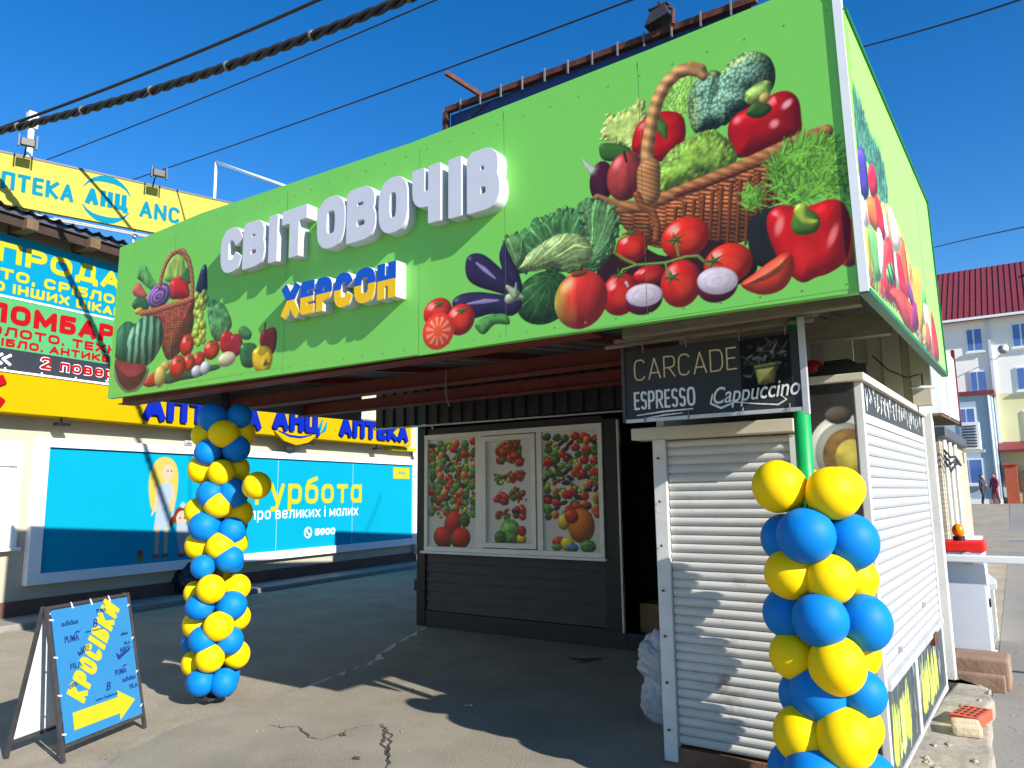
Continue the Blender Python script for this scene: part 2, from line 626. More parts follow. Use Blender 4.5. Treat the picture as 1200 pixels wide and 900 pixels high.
class Art:
    def __init__(s, u0, v0, u1, v1, step, bgc):
        s.nu = int(round((u1 - u0) / step)) + 1
        s.nv = int(round((v1 - v0) / step)) + 1
        s.st = step
        s.u = np.linspace(u0, u1, s.nu)
        s.v = np.linspace(v0, v1, s.nv)
        s.U, s.V = np.meshgrid(s.u, s.v)
        s.C = np.empty((s.nv, s.nu, 3))
        s.C[:] = np.array(bgc) / 255
    def win(s, u0, v0, u1, v1):
        i0 = max(0, np.searchsorted(s.u, u0) - 2)
        i1 = min(s.nu, np.searchsorted(s.u, u1) + 2)
        j0 = max(0, np.searchsorted(s.v, v0) - 2)
        j1 = min(s.nv, np.searchsorted(s.v, v1) + 2)
        return slice(j0, j1), slice(i0, i1)
    def put(s, w, m, col):
        m = np.clip(m, 0, 1)[..., None]
        s.C[w] = s.C[w] * (1 - m) + np.clip(col, 0, 1) * m
    def sdf(s, pts, sm=True):
        if sm:
            pts = smooth_poly(pts)
        xs = [p[0] for p in pts]
        ys = [p[1] for p in pts]
        w = s.win(min(xs), min(ys), max(xs), max(ys))
        X, Y = s.U[w], s.V[w]
        if X.size == 0:
            return w, X, Y, X
        D = np.full(X.shape, 1e9)
        ins = np.zeros(X.shape, bool)
        n = len(pts)
        for i in range(n):
            ax, ay = pts[i]
            bx, by = pts[(i + 1) % n]
            dx, dy = bx - ax, by - ay
            l2 = dx * dx + dy * dy + 1e-12
            t = np.clip(((X - ax) * dx + (Y - ay) * dy) / l2, 0, 1)
            D = np.minimum(D, np.hypot(X - ax - t * dx, Y - ay - t * dy))
            c = ((ay > Y) != (by > Y))
            if abs(dy) > 1e-12:
                ins ^= c & (X < ax + (Y - ay) * dx / dy)
        return w, X, Y, np.where(ins, D, -D)
    def solid(s, w, X, Y, D, col, rad, hi=0.35, tex=None, amb=0.52, light=(-.45, .6, .66)):
        if X.size == 0 or min(X.shape) < 3:
            return
        h = np.sqrt(np.clip(1 - (1 - np.clip(D / rad, 0, 1)) ** 2, 0, 1)) * rad
        gy, gx = np.gradient(h, s.st)
        nz = 1 / np.sqrt(1 + gx * gx + gy * gy)
        lam = np.clip((-gx * light[0] - gy * light[1] + light[2]) * nz, 0, 1)
        c = np.array(col) / 255
        c = c[None, None, :] if c.ndim == 1 else c
        if tex is not None:
            c = c * tex[..., None] if tex.ndim == 2 else tex
        out = c * (amb + (1.18 - amb) * lam[..., None] ** 1.1) + hi * np.clip((lam - 0.86) / 0.14, 0, 1)[..., None] ** 3
        s.put(w, D / s.st + 0.5, out)
    def glow(s, e, col, a=0.8, rot=0.0):
        cx, cy, rx, ry = e
        m = max(rx, ry) * 2
        w = s.win(cx - m, cy - m, cx + m, cy + m)
        X, Y = s.U[w], s.V[w]
        c, sn = math.cos(rot), math.sin(rot)
        q = (((X - cx) * c + (Y - cy) * sn) / rx) ** 2 + ((-(X - cx) * sn + (Y - cy) * c) / ry) ** 2
        s.put(w, a * np.exp(-q * q * 1.2), np.array(col) / 255)
    def poly(s, pts, col, rad=0.06, hi=0.25, texf=None, sm=True, amb=0.52, jag=0.0):
        w, X, Y, D = s.sdf(pts, sm)
        if jag and X.size:
            D = D - jag + 2 * jag * fbm(X * 45, Y * 45, 3)
        s.solid(w, X, Y, D, col, rad, hi, texf(X, Y) if texf else None, amb)
    def flat(s, pts, col, sm=False, a=1.0):
        w, X, Y, D = s.sdf(pts, sm)
        s.put(w, (D / s.st + 0.5) * a if a == 1 else np.clip(D / s.st + 0.5, 0, 1) * a, np.array(col) / 255)
    def ell(s, e, col, hi=0.35, texf=None, rot=0.0, amb=0.52, rad=None, flatc=False):
        cx, cy, rx, ry = e
        m = max(rx, ry)
        w = s.win(cx - m, cy - m, cx + m, cy + m)
        X, Y = s.U[w], s.V[w]
        c, sn = math.cos(rot), math.sin(rot)
        a = ((X - cx) * c + (Y - cy) * sn) / rx
        b = (-(X - cx) * sn + (Y - cy) * c) / ry
        D = (1 - np.hypot(a, b)) * min(rx, ry)
        if flatc:
            s.put(w, D / s.st + 0.5, np.array(col) / 255)
        else:
            s.solid(w, X, Y, D, col, rad or min(rx, ry), hi, texf(X, Y) if texf else None, amb)
    def line(s, pts, r, col, hi=0.1, texf=None, amb=0.5):
        xs = [p[0] for p in pts]
        ys = [p[1] for p in pts]
        rs = r if isinstance(r, list) else [r] * len(pts)
        m = max(rs)
        w = s.win(min(xs) - m, min(ys) - m, max(xs) + m, max(ys) + m)
        X, Y = s.U[w], s.V[w]
        D = np.full(X.shape, -1e9)
        for i in range(len(pts) - 1):
            ax, ay = pts[i]
            bx, by = pts[i + 1]
            dx, dy = bx - ax, by - ay
            t = np.clip(((X - ax) * dx + (Y - ay) * dy) / (dx * dx + dy * dy + 1e-12), 0, 1)
            D = np.maximum(D, rs[i] + (rs[i + 1] - rs[i]) * t - np.hypot(X - ax - t * dx, Y - ay - t * dy))
        s.solid(w, X, Y, D, col, m, hi, texf(X, Y) if texf else None, amb)
    # ---- produce
    def tomato(s, e, col=(214, 34, 22), calyx=True, seed=0):
        s.ell(e, col, 0.5, lambda X, Y: 0.9 + 0.2 * fbm(X * 30, Y * 30, 2))
        cx, cy, rx, ry = e
        s.glow((cx - rx * .38, cy + ry * .40, rx * .22, ry * .14), (255, 205, 190), .75, 0.5)
        s.glow((cx + rx * .1, cy - ry * .1, rx * .5, ry * .5), (255, 90, 50), .35)
        if calyx:
            rn = random.Random(seed)
            for k in range(6):
                a = k * 1.05 + rn.random()
                s.line([(cx + rx * .1, cy + ry * .55), (cx + rx * .1 + math.cos(a) * rx * .42, cy + ry * .55 + math.sin(a) * ry * .28)], [rx * .09, rx * .02], (60, 105, 40))
    def pepper(s, pts, col, stem=None, hi=0.45):
        s.poly(pts, col, max(0.02, 0.3 * (max(p[0] for p in pts) - min(p[0] for p in pts))), hi, lambda X, Y: 0.82 + 0.3 * fbm(X * 14, Y * 5, 2))
        if stem:
            s.line(stem, [0.034 * 1.2, 0.022], (120, 165, 40), 0.25)
    def fuzz(s, pts, col, n, ln, wd, seed=1, up=1.2):
        """feathery leaves: many short strokes inside a patch"""
        rn = random.Random(seed)
        w, X, Y, D = s.sdf(pts)
        s.put(w, np.clip(D / 0.03, 0, 1) * 0.75, np.array(col) / 255 * 0.6)
        ii = np.argwhere(D > 0.004)
        if len(ii) == 0:
            return
        for k in range(n):
            j, i = ii[rn.randrange(len(ii))]
            x, y = X[j, i], Y[j, i]
            a = up + rn.gauss(0, 0.9)
            f = 0.55 + 0.75 * rn.random()
            c = [min(255, q * f) for q in col]
            s.line([(x, y), (x + math.cos(a) * ln, y + math.sin(a) * ln)], [wd, wd * .4], c, 0, None, 0.95)
    def wicker(s, pts, col=(150, 84, 38), fx=38, fy=95, tiltv=0.0):
        def tx(X, Y):
            yy = Y + tiltv * X
            col_ = np.floor(X * fx)
            ph = (col_ % 2) * 0.5
            yy = yy + .012 * (fbm(X * 9, Y * 9, 2) - .5)
            row = 0.5 + 0.5 * np.cos(2 * np.pi * (yy * fy + ph))
            bul = np.sin(np.pi * np.clip(X * fx - col_, 0, 1)) ** 0.5
            lum = .75 + .5 * vnoise(np.floor(yy * fy + ph) * 7.3, col_ * 3.7)
            return (0.34 + 0.85 * row ** .7 * (0.5 + 0.5 * bul)) * lum + 0.35 * (fbm(X * 70, Y * 160, 2) - .5)
        s.poly(pts, col, 0.25, 0.0, tx, amb=0.55)
    def rope(s, pts, r, col=(196, 136, 78), fr=60):
        s.line(pts, r, col, 0.05, lambda X, Y: 0.82 + 0.3 * (0.5 + 0.5 * np.sin(2 * np.pi * fr * (X * .6 + Y))), 0.5)
    def cabbage(s, e, col, k=14, fr=1.0, amb=0.52):
        cx, cy, rx, ry = e
        def tx(X, Y):
            a = np.arctan2((Y - cy + ry * .75) / ry, (X - cx) / rx)
            rr = np.hypot((X - cx) / rx, (Y - cy + ry * .75) / ry)
            v = np.abs(np.sin(a * k + 2.5 * fbm(X * 9, Y * 9, 3)))
            vein = np.exp(-(v / 0.22) ** 2)
            return 0.75 + 0.4 * fbm(X * 22 * fr, Y * 22 * fr, 3) - 0.15 * np.sin(rr * 9) + 0.35 * vein
        s.ell(e, col, 0.08, tx, amb=amb)
    def mesh(s, name, parent, y, mat, gain=1.0):
        n = s.nu * s.nv
        co = np.empty((n, 3))
        co[:, 0] = s.U.ravel()
        co[:, 1] = y
        co[:, 2] = s.V.ravel()
        idx = np.arange(n).reshape(s.nv, s.nu)
        q = np.stack([idx[:-1, :-1], idx[:-1, 1:], idx[1:, 1:], idx[1:, :-1]], -1).reshape(-1, 4)
        me = bpy.data.meshes.new(name)
        me.vertices.add(n)
        me.vertices.foreach_set('co', co.ravel())
        me.loops.add(q.size)
        me.loops.foreach_set('vertex_index', q.ravel())
        me.polygons.add(len(q))
        me.polygons.foreach_set('loop_start', np.arange(0, q.size, 4))
        me.update(calc_edges=True)
        a = me.color_attributes.new('Col', 'FLOAT_COLOR', 'POINT')
        c = np.ones((n, 4))
        c[:, :3] = lin(np.clip(s.C, 0, 1)).reshape(-1, 3) * gain
        a.data.foreach_set('color', c.astype(np.float32).ravel())
        me.materials.append(mat)
        return link(name, me, parent)

# ------------------------------------------------------------------ materials
M = {}
def mat(k, *a, **kw):
    M[k] = mk(k, *a, **kw)
mat('asphalt', (.345, .303, .238), .92, .16, 1.3, .8, 120, speck=.28, spec=.12, stain=((.27, .24, .19), .8, .54))
mat('concrete', (.295, .267, .212), .92, .15, 1.8, .9, 90, speck=.30, spec=.12, stain=((.235, .212, .17), 1.1, .55))
mat('concrete_edge', (.40, .365, .30), .92, .16, 6, .5, 50)
mat('crack', (.06, .055, .048), .95)
mat('damp', (.05, .047, .042), .7)
mat('road', (.25, .235, .205), .92, .14, .7, .4, 60, speck=.2, stain=((.22, .21, .19), .35, .5))
mat('green_panel', rgb(122, 203, 88), .38, .03, 2)
mat('green_sunlit', rgb(150, 214, 98), .38, .03, 2)  # sign green with the sunlit paleness of the end face put into the colour
mat('trim_white', (.78, .8, .8), .35, .04)
mat('trim_green', rgb(20, 110, 70), .45, .15, 20)
mat('letter_white', (.60, .61, .68), .4, .03)
mat('letter_blue', rgb(8, 82, 190), .4, .05)
mat('letter_yellow', rgb(246, 196, 6), .4, .05)
mat('red_steel', rgb(104, 38, 28), .6, .25, 8, .2)
mat('dark_steel', (.045, .042, .045), .5, .3, 10, .2, 40)
mat('rust', rgb(92, 52, 40), .8, .4, 14, .3)
mat('soffit', (.14, .145, .145), .55, .25, 3)
mat('timber', (.24, .20, .145), .75, .25, 6, .3, stretch=(1, 6, 6))
mat('black_sheet', (.010, .010, .013), .5, .25, 4)
mat('navy_siding', (.016, .02, .03), .5, .25, 3)
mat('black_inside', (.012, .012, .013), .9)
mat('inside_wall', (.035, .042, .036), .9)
mat('pvc', (.72, .71, .69), .35, .05)
mat('shutter_front', (.53, .52, .48), .5, .16, 4, stain=((.27, .235, .19), 3.4, .57), stretch=(.5, 1, 6))
mat('shutter_side', alb(246, 248, 250), .4, .04, 3)
mat('white_paint', (.64, .63, .59), .5, .12, 5, stain=((.36, .32, .26), 5, .60))
mat('cream_paint', (.56, .51, .40), .55, .1, 5)
mat('wood_base', rgb(120, 84, 62), .85, .3, 5, .4)
mat('chalkboard', (.022, .021, .021), .55, .2, 4)
mat('poster_dark', (.028, .027, .027), .4, .3, 8)
mat('chalk_cream', rgb(205, 180, 140), .8, .25, 60)
mat('chalk_white', rgb(215, 215, 210), .8, .25, 60)
mat('green_pole', rgb(10, 150, 80), .45, .12, 8)
mat('grey_pole', (.3, .3, .3), .5, .2, 8)
mat('balloon_yellow', rgb(250, 208, 0), .55, .02, 3, sub=.12, spec=.2)
mat('balloon_blue', rgb(0, 118, 196), .55, .02, 3, sub=.12, spec=.2)
mat('facade', alb(250, 240, 212), .8, .05, 1, .15, stain=((.6, .52, .4), .5, .64))
mat('plinth', alb(150, 105, 88), .85, .2, 3, .3)
mat('kerb', (.24, .225, .2), .9, .2, 4, .4)
mat('cyan_panel', alb(0, 205, 246), .75, .03, 1, spec=.08)
mat('frame_white', (.76, .76, .74), .75, .05, spec=.08)
mat('yellow_band', alb(255, 214, 0), .75, .04, 1, spec=.08)
mat('pale_yellow', alb(250, 236, 110), .75, .04, 1, spec=.08)
mat('teal_dark', alb(0, 170, 206), .75, .04, spec=.08)
mat('teal', alb(0, 184, 214), .75, .04, spec=.08)
mat('deep_blue', alb(14, 52, 214), .75, .05, spec=.08)
mat('text_yellow', alb(244, 240, 56), .75, .04, spec=.08)
mat('text_white', (.8, .8, .8), .75, .04, spec=.08)
mat('text_red', alb(222, 20, 36), .75, .05, spec=.08)
mat('pawn_blue', alb(0, 180, 232), .75, .04, spec=.08)
mat('pawn_green', alb(112, 214, 138), .75, .04, spec=.08)
mat('pawn_grey', alb(72, 78, 90), .75, .05, spec=.08)
mat('roof_sheet', rgb(70, 74, 84), .5, .2, 4)
mat('eave_wood', alb(150, 122, 90), .85, .25, 6, .3)
mat('eave_dark', rgb(58, 44, 36), .9, .2, 5)
mat('galv', (.5, .5, .5), .45, .15, 9, metal=.3)
mat('black_plastic', (.008, .008, .009), .45, .2, 6)
mat('glass_dark', (.05, .07, .1), .1, .2, 2, spec=.8)
mat('glass_blue', rgb(74, 108, 168), .12, .2, 1.5, spec=.8)
mat('bag_black', (.012, .014, .016), .28, .2, 6, .6, 30)
mat('bag_white', (.5, .5, .52), .35, .15, 6, .9, 18)
mat('cardboard', rgb(140, 104, 72), .85, .12, 5)
mat('board_blue', alb(72, 168, 238), .75, .04, 3, spec=.08)
mat('logo_navy', rgb(20, 48, 110), .5, .05)
mat('sheet_white', (.72, .72, .72), .5, .06)
mat('cable', (.02, .02, .022), .6, .2)
mat('tie', (.16, .155, .15), .6, .2)
mat('billboard_blue', rgb(34, 62, 116), .6, .1, 2)
mat('house_grey', rgb(240, 238, 228), .85, .05, .4)
mat('house_yellow', rgb(222, 214, 164), .85, .05, .4)
mat('house_blue', rgb(160, 180, 190), .85, .05, .4)
mat('roof_red', rgb(120, 50, 56), .55, .1, 2)
mat('pillar_red', rgb(168, 82, 56), .85, .15, 4)
mat('fence_brown', rgb(104, 82, 64), .7, .15, 4)
mat('cabinet', (.66, .7, .76), .4, .04)
mat('red_cap', rgb(226, 30, 22), .4, .05)
mat('orange_lamp', rgb(250, 130, 10), .25, .05)
mat('stone', (.33, .29, .235), .95, .3, 7, .8, 24)
mat('brown_block', rgb(142, 116, 96), .9, .2, 4, .5, 30)
mat('red_brick', rgb(196, 84, 58), .85, .15, 20, .3)
mat('hole', (.03, .02, .018), .9)
mat('pale_stone', rgb(196, 180, 148), .9, .15, 10, .4)
mat('cyan_film', rgb(206, 236, 96), .5, .12, 14)
mat('leaf_paint', (.06, .1, .05), .6, .3, 20)
mat('skin', rgb(190, 140, 110), .6)
mat('cloth_dark', rgb(50, 52, 66), .8, .2, 20)
mat('cloth_red', rgb(130, 60, 74), .8, .2, 20)
mat('hair', rgb(40, 30, 26), .7)
mat('downpipe', (.62, .65, .68), .5, .05)
M['brick'] = brick_mat('brick', rgb(190, 180, 158), rgb(172, 160, 136), rgb(150, 142, 128))
PRINT = mk_print('printed_film')
PRINT_MATT = mk_print('printed_matt', .8)
PRINT_MATT.node_tree.nodes['Principled BSDF'].inputs['Specular IOR Level'].default_value = .08

# ------------------------------------------------------------------ setting: ground, road, pavement
def hgt(x, y):
    t = min(max((y - 24) / 24, 0), 1)
    return -0.045 + 0.88 * t * t * (3 - 2 * t)
def ground_mesh(name, x0, x1, nx, y0, y1, ny, m, dz=0.0, xf=None):
    b = MB()
    vs, fs = [], []
    for j in range(ny + 1):
        for i in range(nx + 1):
            y = y0 + (y1 - y0) * (j / ny)
            x = x0 + (x1 - x0) * i / nx
            if xf and i == 0:
                x = xf(y)
            vs.append((x, y, hgt(x, y) + dz))
    for j in range(ny):
        for i in range(nx):
            a = j * (nx + 1) + i
            fs.append((a, a + 1, a + nx + 2, a + nx + 1))
    b.add(vs, fs)
    return struct(b.build(name, m, smooth=True))
ground_mesh('ground', -300, 300, 30, -120, 480, 150, M['asphalt'])
ground_mesh('road', -0.1, 9, 6, -10, 60, 90, M['road'], 0.004, lambda y: -0.52 if y < 8 else -0.52 - (y - 8) * 0.03)

rn = random.Random(4)
edge = [(-4.754,2.025), (-4.95,2.356), (-5.063,2.637), (-5.282,3.1), (-5.389,3.371), (-5.416,3.619), (-5.384,3.723), (-5.405,4.033), (-5.48,4.478), (-5.593,4.888), (-5.728,5.574), (-6.15, 6.3), (-6.7, 7.6)]
fine = []
for a, c in zip(edge[:-1], edge[1:]):
    n = max(2, int(math.dist(a, c) / 0.09))
    for q in range(n):
        t = q / n
        fine.append((a[0] + (c[0] - a[0]) * t + rn.gauss(0, .012), a[1] + (c[1] - a[1]) * t + rn.gauss(0, .012)))
fine.append(edge[-1])
inner = [(p[0] + 0.17 + rn.gauss(0, .035), p[1] - 0.07 + rn.gauss(0, .03)) for p in fine]
pav = MB().slab(inner + [(-6.6, 10.2), (-0.62, 10.2), (-0.62, -4), (-2.5, -4)], -0.09, 0.0)
pavement = struct(pav.build('pavement', M['concrete']))
ch = MB()
n = len(fine)
ch.add([(p[0], p[1], -0.05) for p in fine] + [(p[0], p[1], -0.001) for p in inner], [(i, i + 1, n + i + 1, n + i) for i in range(n - 1)])
struct(ch.build('pavement_edge', M['concrete_edge'], smooth=True))
def crack(pts, w, name='crack', m='crack', z=.004):
    b = MB()
    L, Rr = [], []
    fp = []
    for a, c in zip(pts[:-1], pts[1:]):
        for q in range(6):
            t = q / 6
            fp.append((a[0] + (c[0] - a[0]) * t + rn.gauss(0, .012), a[1] + (c[1] - a[1]) * t + rn.gauss(0, .012)))
    k = len(fp)
    for i, p in enumerate(fp):
        d = Vector((fp[min(i + 1, k - 1)][0] - fp[max(i - 1, 0)][0], fp[min(i + 1, k - 1)][1] - fp[max(i - 1, 0)][1]))
        d.normalize()
        ww = w * (0.35 + 0.9 * rn.random()) * math.sin(math.pi * (i + .6) / (k + .2)) ** .5
        L.append((p[0] - d.y * ww, p[1] + d.x * ww, z))
        Rr.append((p[0] + d.y * ww, p[1] - d.x * ww, z))
    b.add(L + Rr, [(i, i + 1, k + i + 1, k + i) for i in range(k - 1)])
    return struct(b.build(name, M[m], pavement))
crack([(-4.049,4.084), (-3.878,3.961), (-3.717,3.767), (-3.532,3.633), (-3.223,3.325)], .012)
crack([(-3.956,4.049), (-3.754,3.867), (-3.598,3.685), (-3.36,3.479)], .008)
crack([(-4.481,3.71), (-4.286,3.609), (-4.132,3.58)], .008)
crack([(-4.679,3.63), (-4.584,3.644), (-4.481,3.71)], .005)
crack([(-4.132,3.58), (-4.104,3.727), (-4.124,3.941), (-4.049,4.084)], .004)
crack([(-4.007,6.644), (-3.848,6.652), (-3.741,6.855)], .05, 'damp_patch', 'damp')
crack([(-3.84,6.523), (-3.775,6.608)], .03, 'damp_patch', 'damp')

q = random.Random(77)
gb = MB()
for k in range(760):
    if k < 420:
        x, y = q.uniform(-7.5, -.9), q.uniform(1.2, 7.2)
        z = 0.0 if x > -5.2 else -.045
    else:
        x, y = q.uniform(-.5, .3), q.uniform(4.2, 10)
        z = -.042
    r = q.uniform(.003, .007) * (1.8 if q.random() < .06 else 1)
    gb.ball((x, y, z + r * .4), r, r * q.uniform(.7, 1.4), r * .7, 5, 4)
o = gb.build('grit', M['concrete'])
o['kind'] = 'stuff'
def scrap(label, x, y, z, w_, l_, m, rz, name='paper_scrap', cat='litter'):
    b = MB().add([(-w_, -l_, .001), (0, -l_, .012), (w_, -l_, .002), (-w_ * .9, l_, .010), (0, l_ * 1.1, .003), (w_, l_, .014)], [(0, 1, 4, 3), (1, 2, 5, 4)])
    o = b.build(name, m)
    o.location = (x, y, z)
    o.rotation_euler = (0, 0, rz)
    return tag(o, label, cat)
scrap('small white paper scrap lying on the shaded paving', *(-3.793,4.768), .003, .03, .018, M['sheet_white'], .4)
scrap('curled brown leaf lying on the paving near the crack', *(-4.07,3.749), .003, .02, .03, M['wood_base'], 1.1, 'dry_leaf', 'leaf')
scrap('dark brown leaf lying just below the crack', *(-3.642,3.47), .003, .015, .022, M['rust'], 2.2, 'dry_leaf', 'leaf')

# ------------------------------------------------------------------ market canopy
canopy = thing('market_canopy', 'long flat steel canopy over the kiosk front with red beams below', 'canopy', (0, 0, 0))
so_ = MB()
prof = []
x = -6.86
while x < -0.86:
    prof += [(x, 0, 2.64), (x + .09, 0, 2.64), (x + .11, 0, 2.675), (x + .2, 0, 2.675)]
    x += .22
so_.strip(prof, (0, 3.51, .02), (0, 7.12, .40))
so_.build('roof_sheet', M['soffit'], canopy)
MB().add([(x_, y_, z_ + d_) for x_ in (-6.86, -.64) for y_, z_ in ((3.55, 2.70), (7.12, 3.08)) for d_ in (0, .05)], [(0, 1, 3, 2), (4, 6, 7, 5), (0, 4, 5, 1), (2, 3, 7, 6), (0, 2, 6, 4), (1, 5, 7, 3)]).build('roof_deck', M['roof_sheet'], canopy)
for yy, x0, x1, z0, mm in ((3.56, -6.88, -1.95, 2.47, 'red_steel'), (4.62, -6.88, -2.3, 2.50, 'red_steel'), (5.6, -6.88, -1.9, 2.52, 'red_steel')):
    b = MB().box(x0, x1, yy, yy + .06, z0, z0 + .115)
    b.box(x0, x1, yy - .04, yy + .1, z0 - .006, z0 + .004)
    b.build('beam', M[mm], canopy, .003)
for yy, x0 in ((3.9, -1.95), (4.75, -1.95)):
    MB().box(x0, -.66, yy, yy + .07, 2.5, 2.635).build('beam', M['timber'], canopy, .004)
for xx in (-6.0, -4.9, -3.8, -2.7, -1.3, -.75):
    MB().beam((xx, 3.64, 2.635), (xx, 7.1, 2.995), .07, .055).build('rafter', M['red_steel' if xx < -2 else 'timber'], canopy, .004)
MB().tube([(-2.1, 3.98, 2.475), (-.9, 3.98, 2.475)], .014).build('rail', M['timber'], canopy, smooth=True)
MB().tube([(-2.1, 4.1, 2.53), (-.9, 4.1, 2.53)], .016).build('rail', M['timber'], canopy, smooth=True)
b = MB().prism([(3.53, 2.53), (6.5, 2.53), (6.5, 3.9), (3.53, 3.9)], 0, .04)
side = b.build('end_panel', M['soffit'], canopy)
side.rotation_euler = (0, 0, R(90))
side.location = (-6.84, 0, 0)
tail = MB().tube([(-3.86, 4.58, 2.6), (-3.85, 4.56, 2.44), (-3.83, 4.55, 2.36), (-3.79, 4.54, 2.30)], .006)
tail.build('loose_wire', M['tie'], canopy)

def pole(name, label, x, y, m, h):
    t = thing(name, label, 'pole', (x, y, 0))
    MB().tube([(0, 0, 0.012), (0, 0, h)], .042, 16).build('shaft', M[m], t, smooth=True)
    MB().box(-.1, .1, -.1, .1, 0, .012).build('base_plate', M['dark_steel'], t)
    return t
pole('canopy_pole', 'round steel pole wrapped in balloons under the left end of the canopy', -5.744 + .0, 3.86, 'dark_steel', 2.62)
pole('canopy_pole', 'bright green round steel pole beside the roller shutter, balloons tied round it', -1.0031, 4.03, 'green_pole', 2.5)

# ------------------------------------------------------------------ shop sign along the front
sign = thing('shop_sign', 'long bright green fascia sign with raised white letters and vegetable baskets', 'shop sign', (0, 3.449, 0))
TL, TR, BR, BL = (-6.885, 3.937), (-.60, 3.955), (-.582, 2.45), (-6.93, 2.515)
MB().prism([BL, BR, TR, (-1.5, 3.928), (-3.2, 3.902), (-5.6, 3.97), TL], 0, .05).build('panel', M['green_panel'], sign)
MB().prism([(-.60, 3.957), (-.563, 3.957), (-.546, 2.448), (-.582, 2.448)], -.012, .03).build('corner_trim', M['trim_white'], sign)
e1 = MB()
for px in (-5.942, -4.454, -2.458, -1.577):
    e1.box(px, px + .0014, -.0018, 0.0, 2.5, 3.88)
sc_ = MB()
for k in range(34):
    px = -6.8 + k * .187
    for pz in (2.56 - (px + 6.9) * .0105, 3.86 - (px + 6.9) * .011):
        sc_.tube([(px, .001, pz), (px, -.003, pz)], .0045, 6)
sc_.build('screws', mk('screw', rgb(100, 172, 74), .4), sign)
e1.build('panel_seam', mk('seam', rgb(84, 120, 62), .5), sign)
# raised letters
for ch_, xa, xb in (('С', -5.143, -4.873), ('В', -4.858, -4.594), ('І', -4.554, -4.439), ('Т', -4.396, -4.123),
                    ('О', -4.011, -3.729), ('В', -3.712, -3.437), ('О', -3.41, -3.152), ('Ч', -3.112, -2.879), ('І', -2.821, -2.71), ('В', -2.671, -2.431)):
    zt = 3.688 - (xa + 5.165) * .022
    zb = 3.332 - (xa + 5.165) * .031
    hh = zt - zb
    w_ = .050
    lps = [[(xa + p[0], zb + p[1]) for p in lp] for lp in glyph_loops(ch_, xb - xa, hh, w_)]
    loops_mesh('letter', lps, .090, 0.0, M['letter_white'], sign, .0025)
for ch_, xa, xb in (('Х', -4.36, -4.178), ('Е', -4.16, -4.017), ('Р', -3.995, -3.839), ('С', -3.814, -3.64), ('О', -3.62, -3.426), ('Н', -3.407, -3.245)):
    zb = 2.866 - (xa + 4.35) * .02
    hh = .236
    w_ = .033
    off = lambda L: [[(xa + p[0], zb + p[1]) for p in lp] for lp in L]
    body = loops_mesh('letter', off(glyph_loops(ch_, xb - xa, hh, w_)), .090, 0.0, M['letter_white'], sign, .003)
    for part_, mm in (('top', 'letter_blue'), ('bot', 'letter_yellow')):
        loops_mesh('face', off(glyph_loops(ch_, xb - xa, hh, w_, part_)), .004, -.091, M[mm], body)

# big printed basket
art = Art(-3.13, 2.47, -.592, 3.84, .0042, (122, 203, 88))
GRN = (122, 205, 66)
art.fuzz([(-1.437,3.622),(-1.367,3.712),(-1.269,3.641),(-1.276,3.495),(-1.432,3.526)], (150, 205, 90), 420, .05, .004, 2)
art.poly([(-1.81,3.517),(-1.786,3.628),(-1.723,3.634),(-1.641,3.641),(-1.576,3.68),(-1.532,3.611),(-1.545,3.467),(-1.601,3.388),(-1.729,3.454)], (206, 226, 122), .05, .2, lambda X, Y: .55 + .5 * fbm(X * 40, Y * 40, 3) + .5 * np.abs(fbm(X * 14, Y * 9, 3) - .5) ** .5, jag=.03)
art.poly([(-1.822,3.471),(-1.77,3.479),(-1.65,3.421),(-1.633,3.349),(-1.794,3.385)], (62, 110, 40), .04, .2)
art.pepper([(-1.63,3.416),(-1.596,3.52),(-1.507,3.559),(-1.412,3.548),(-1.34,3.497),(-1.331,3.384),(-1.386,3.308),(-1.499,3.293),(-1.602,3.369)], (196, 24, 26))
art.line([(-1.488,3.544),(-1.453,3.467),(-1.437,3.415)], [.018, .03, .012], (84, 130, 50))
# broccoli
def broc(X, Y):
    n1 = np.clip(1.15 - worley(X * 52, Y * 52), 0, 1) * .6 + np.clip(1.15 - worley(X * 120, Y * 120), 0, 1) * .4
    n2 = fbm(X * 13 + 5, Y * 13, 2)
    v = .22 + 1.25 * n1 ** 1.5 * (.6 + .8 * n2)
    out = np.empty(X.shape + (3,))
    yl = np.clip((fbm(X * 7 + 9, Y * 7, 2) - .55) * 5, 0, 1) * .5
    out[..., 0] = (92 + 80 * yl) / 255 * v * 1.25
    out[..., 1] = (124 + 60 * yl) / 255 * v * 1.25
    out[..., 2] = (100 - 20 * yl) / 255 * v * 1.25
    return out
for pts, rad in (([(-1.312,3.507),(-1.294,3.621),(-1.241,3.668),(-1.169,3.689),(-1.111,3.623),(-1.093,3.49),(-1.132,3.396),(-1.203,3.371),(-1.282,3.391)], .14),
                 ([(-1.151,3.528),(-1.136,3.649),(-1.063,3.714),(-0.987,3.722),(-0.908,3.675),(-0.875,3.601),(-0.877,3.523),(-0.912,3.475),(-0.993,3.475),(-1.079,3.441)], .14),
                 ([(-1.198,3.461),(-1.158,3.566),(-1.071,3.573),(-0.975,3.513),(-0.978,3.453),(-1.063,3.419),(-1.133,3.382)], .09)):
    art.poly(pts, (90, 125, 90), rad, .06, broc, amb=.25)
art.poly([(-1.016,3.518),(-0.948,3.548),(-0.893,3.529),(-0.914,3.449),(-0.979,3.444),(-1.019,3.466)], (160, 190, 92), .05, .1, lambda X, Y: .6 + .7 * fbm(X * 50, Y * 50, 2))
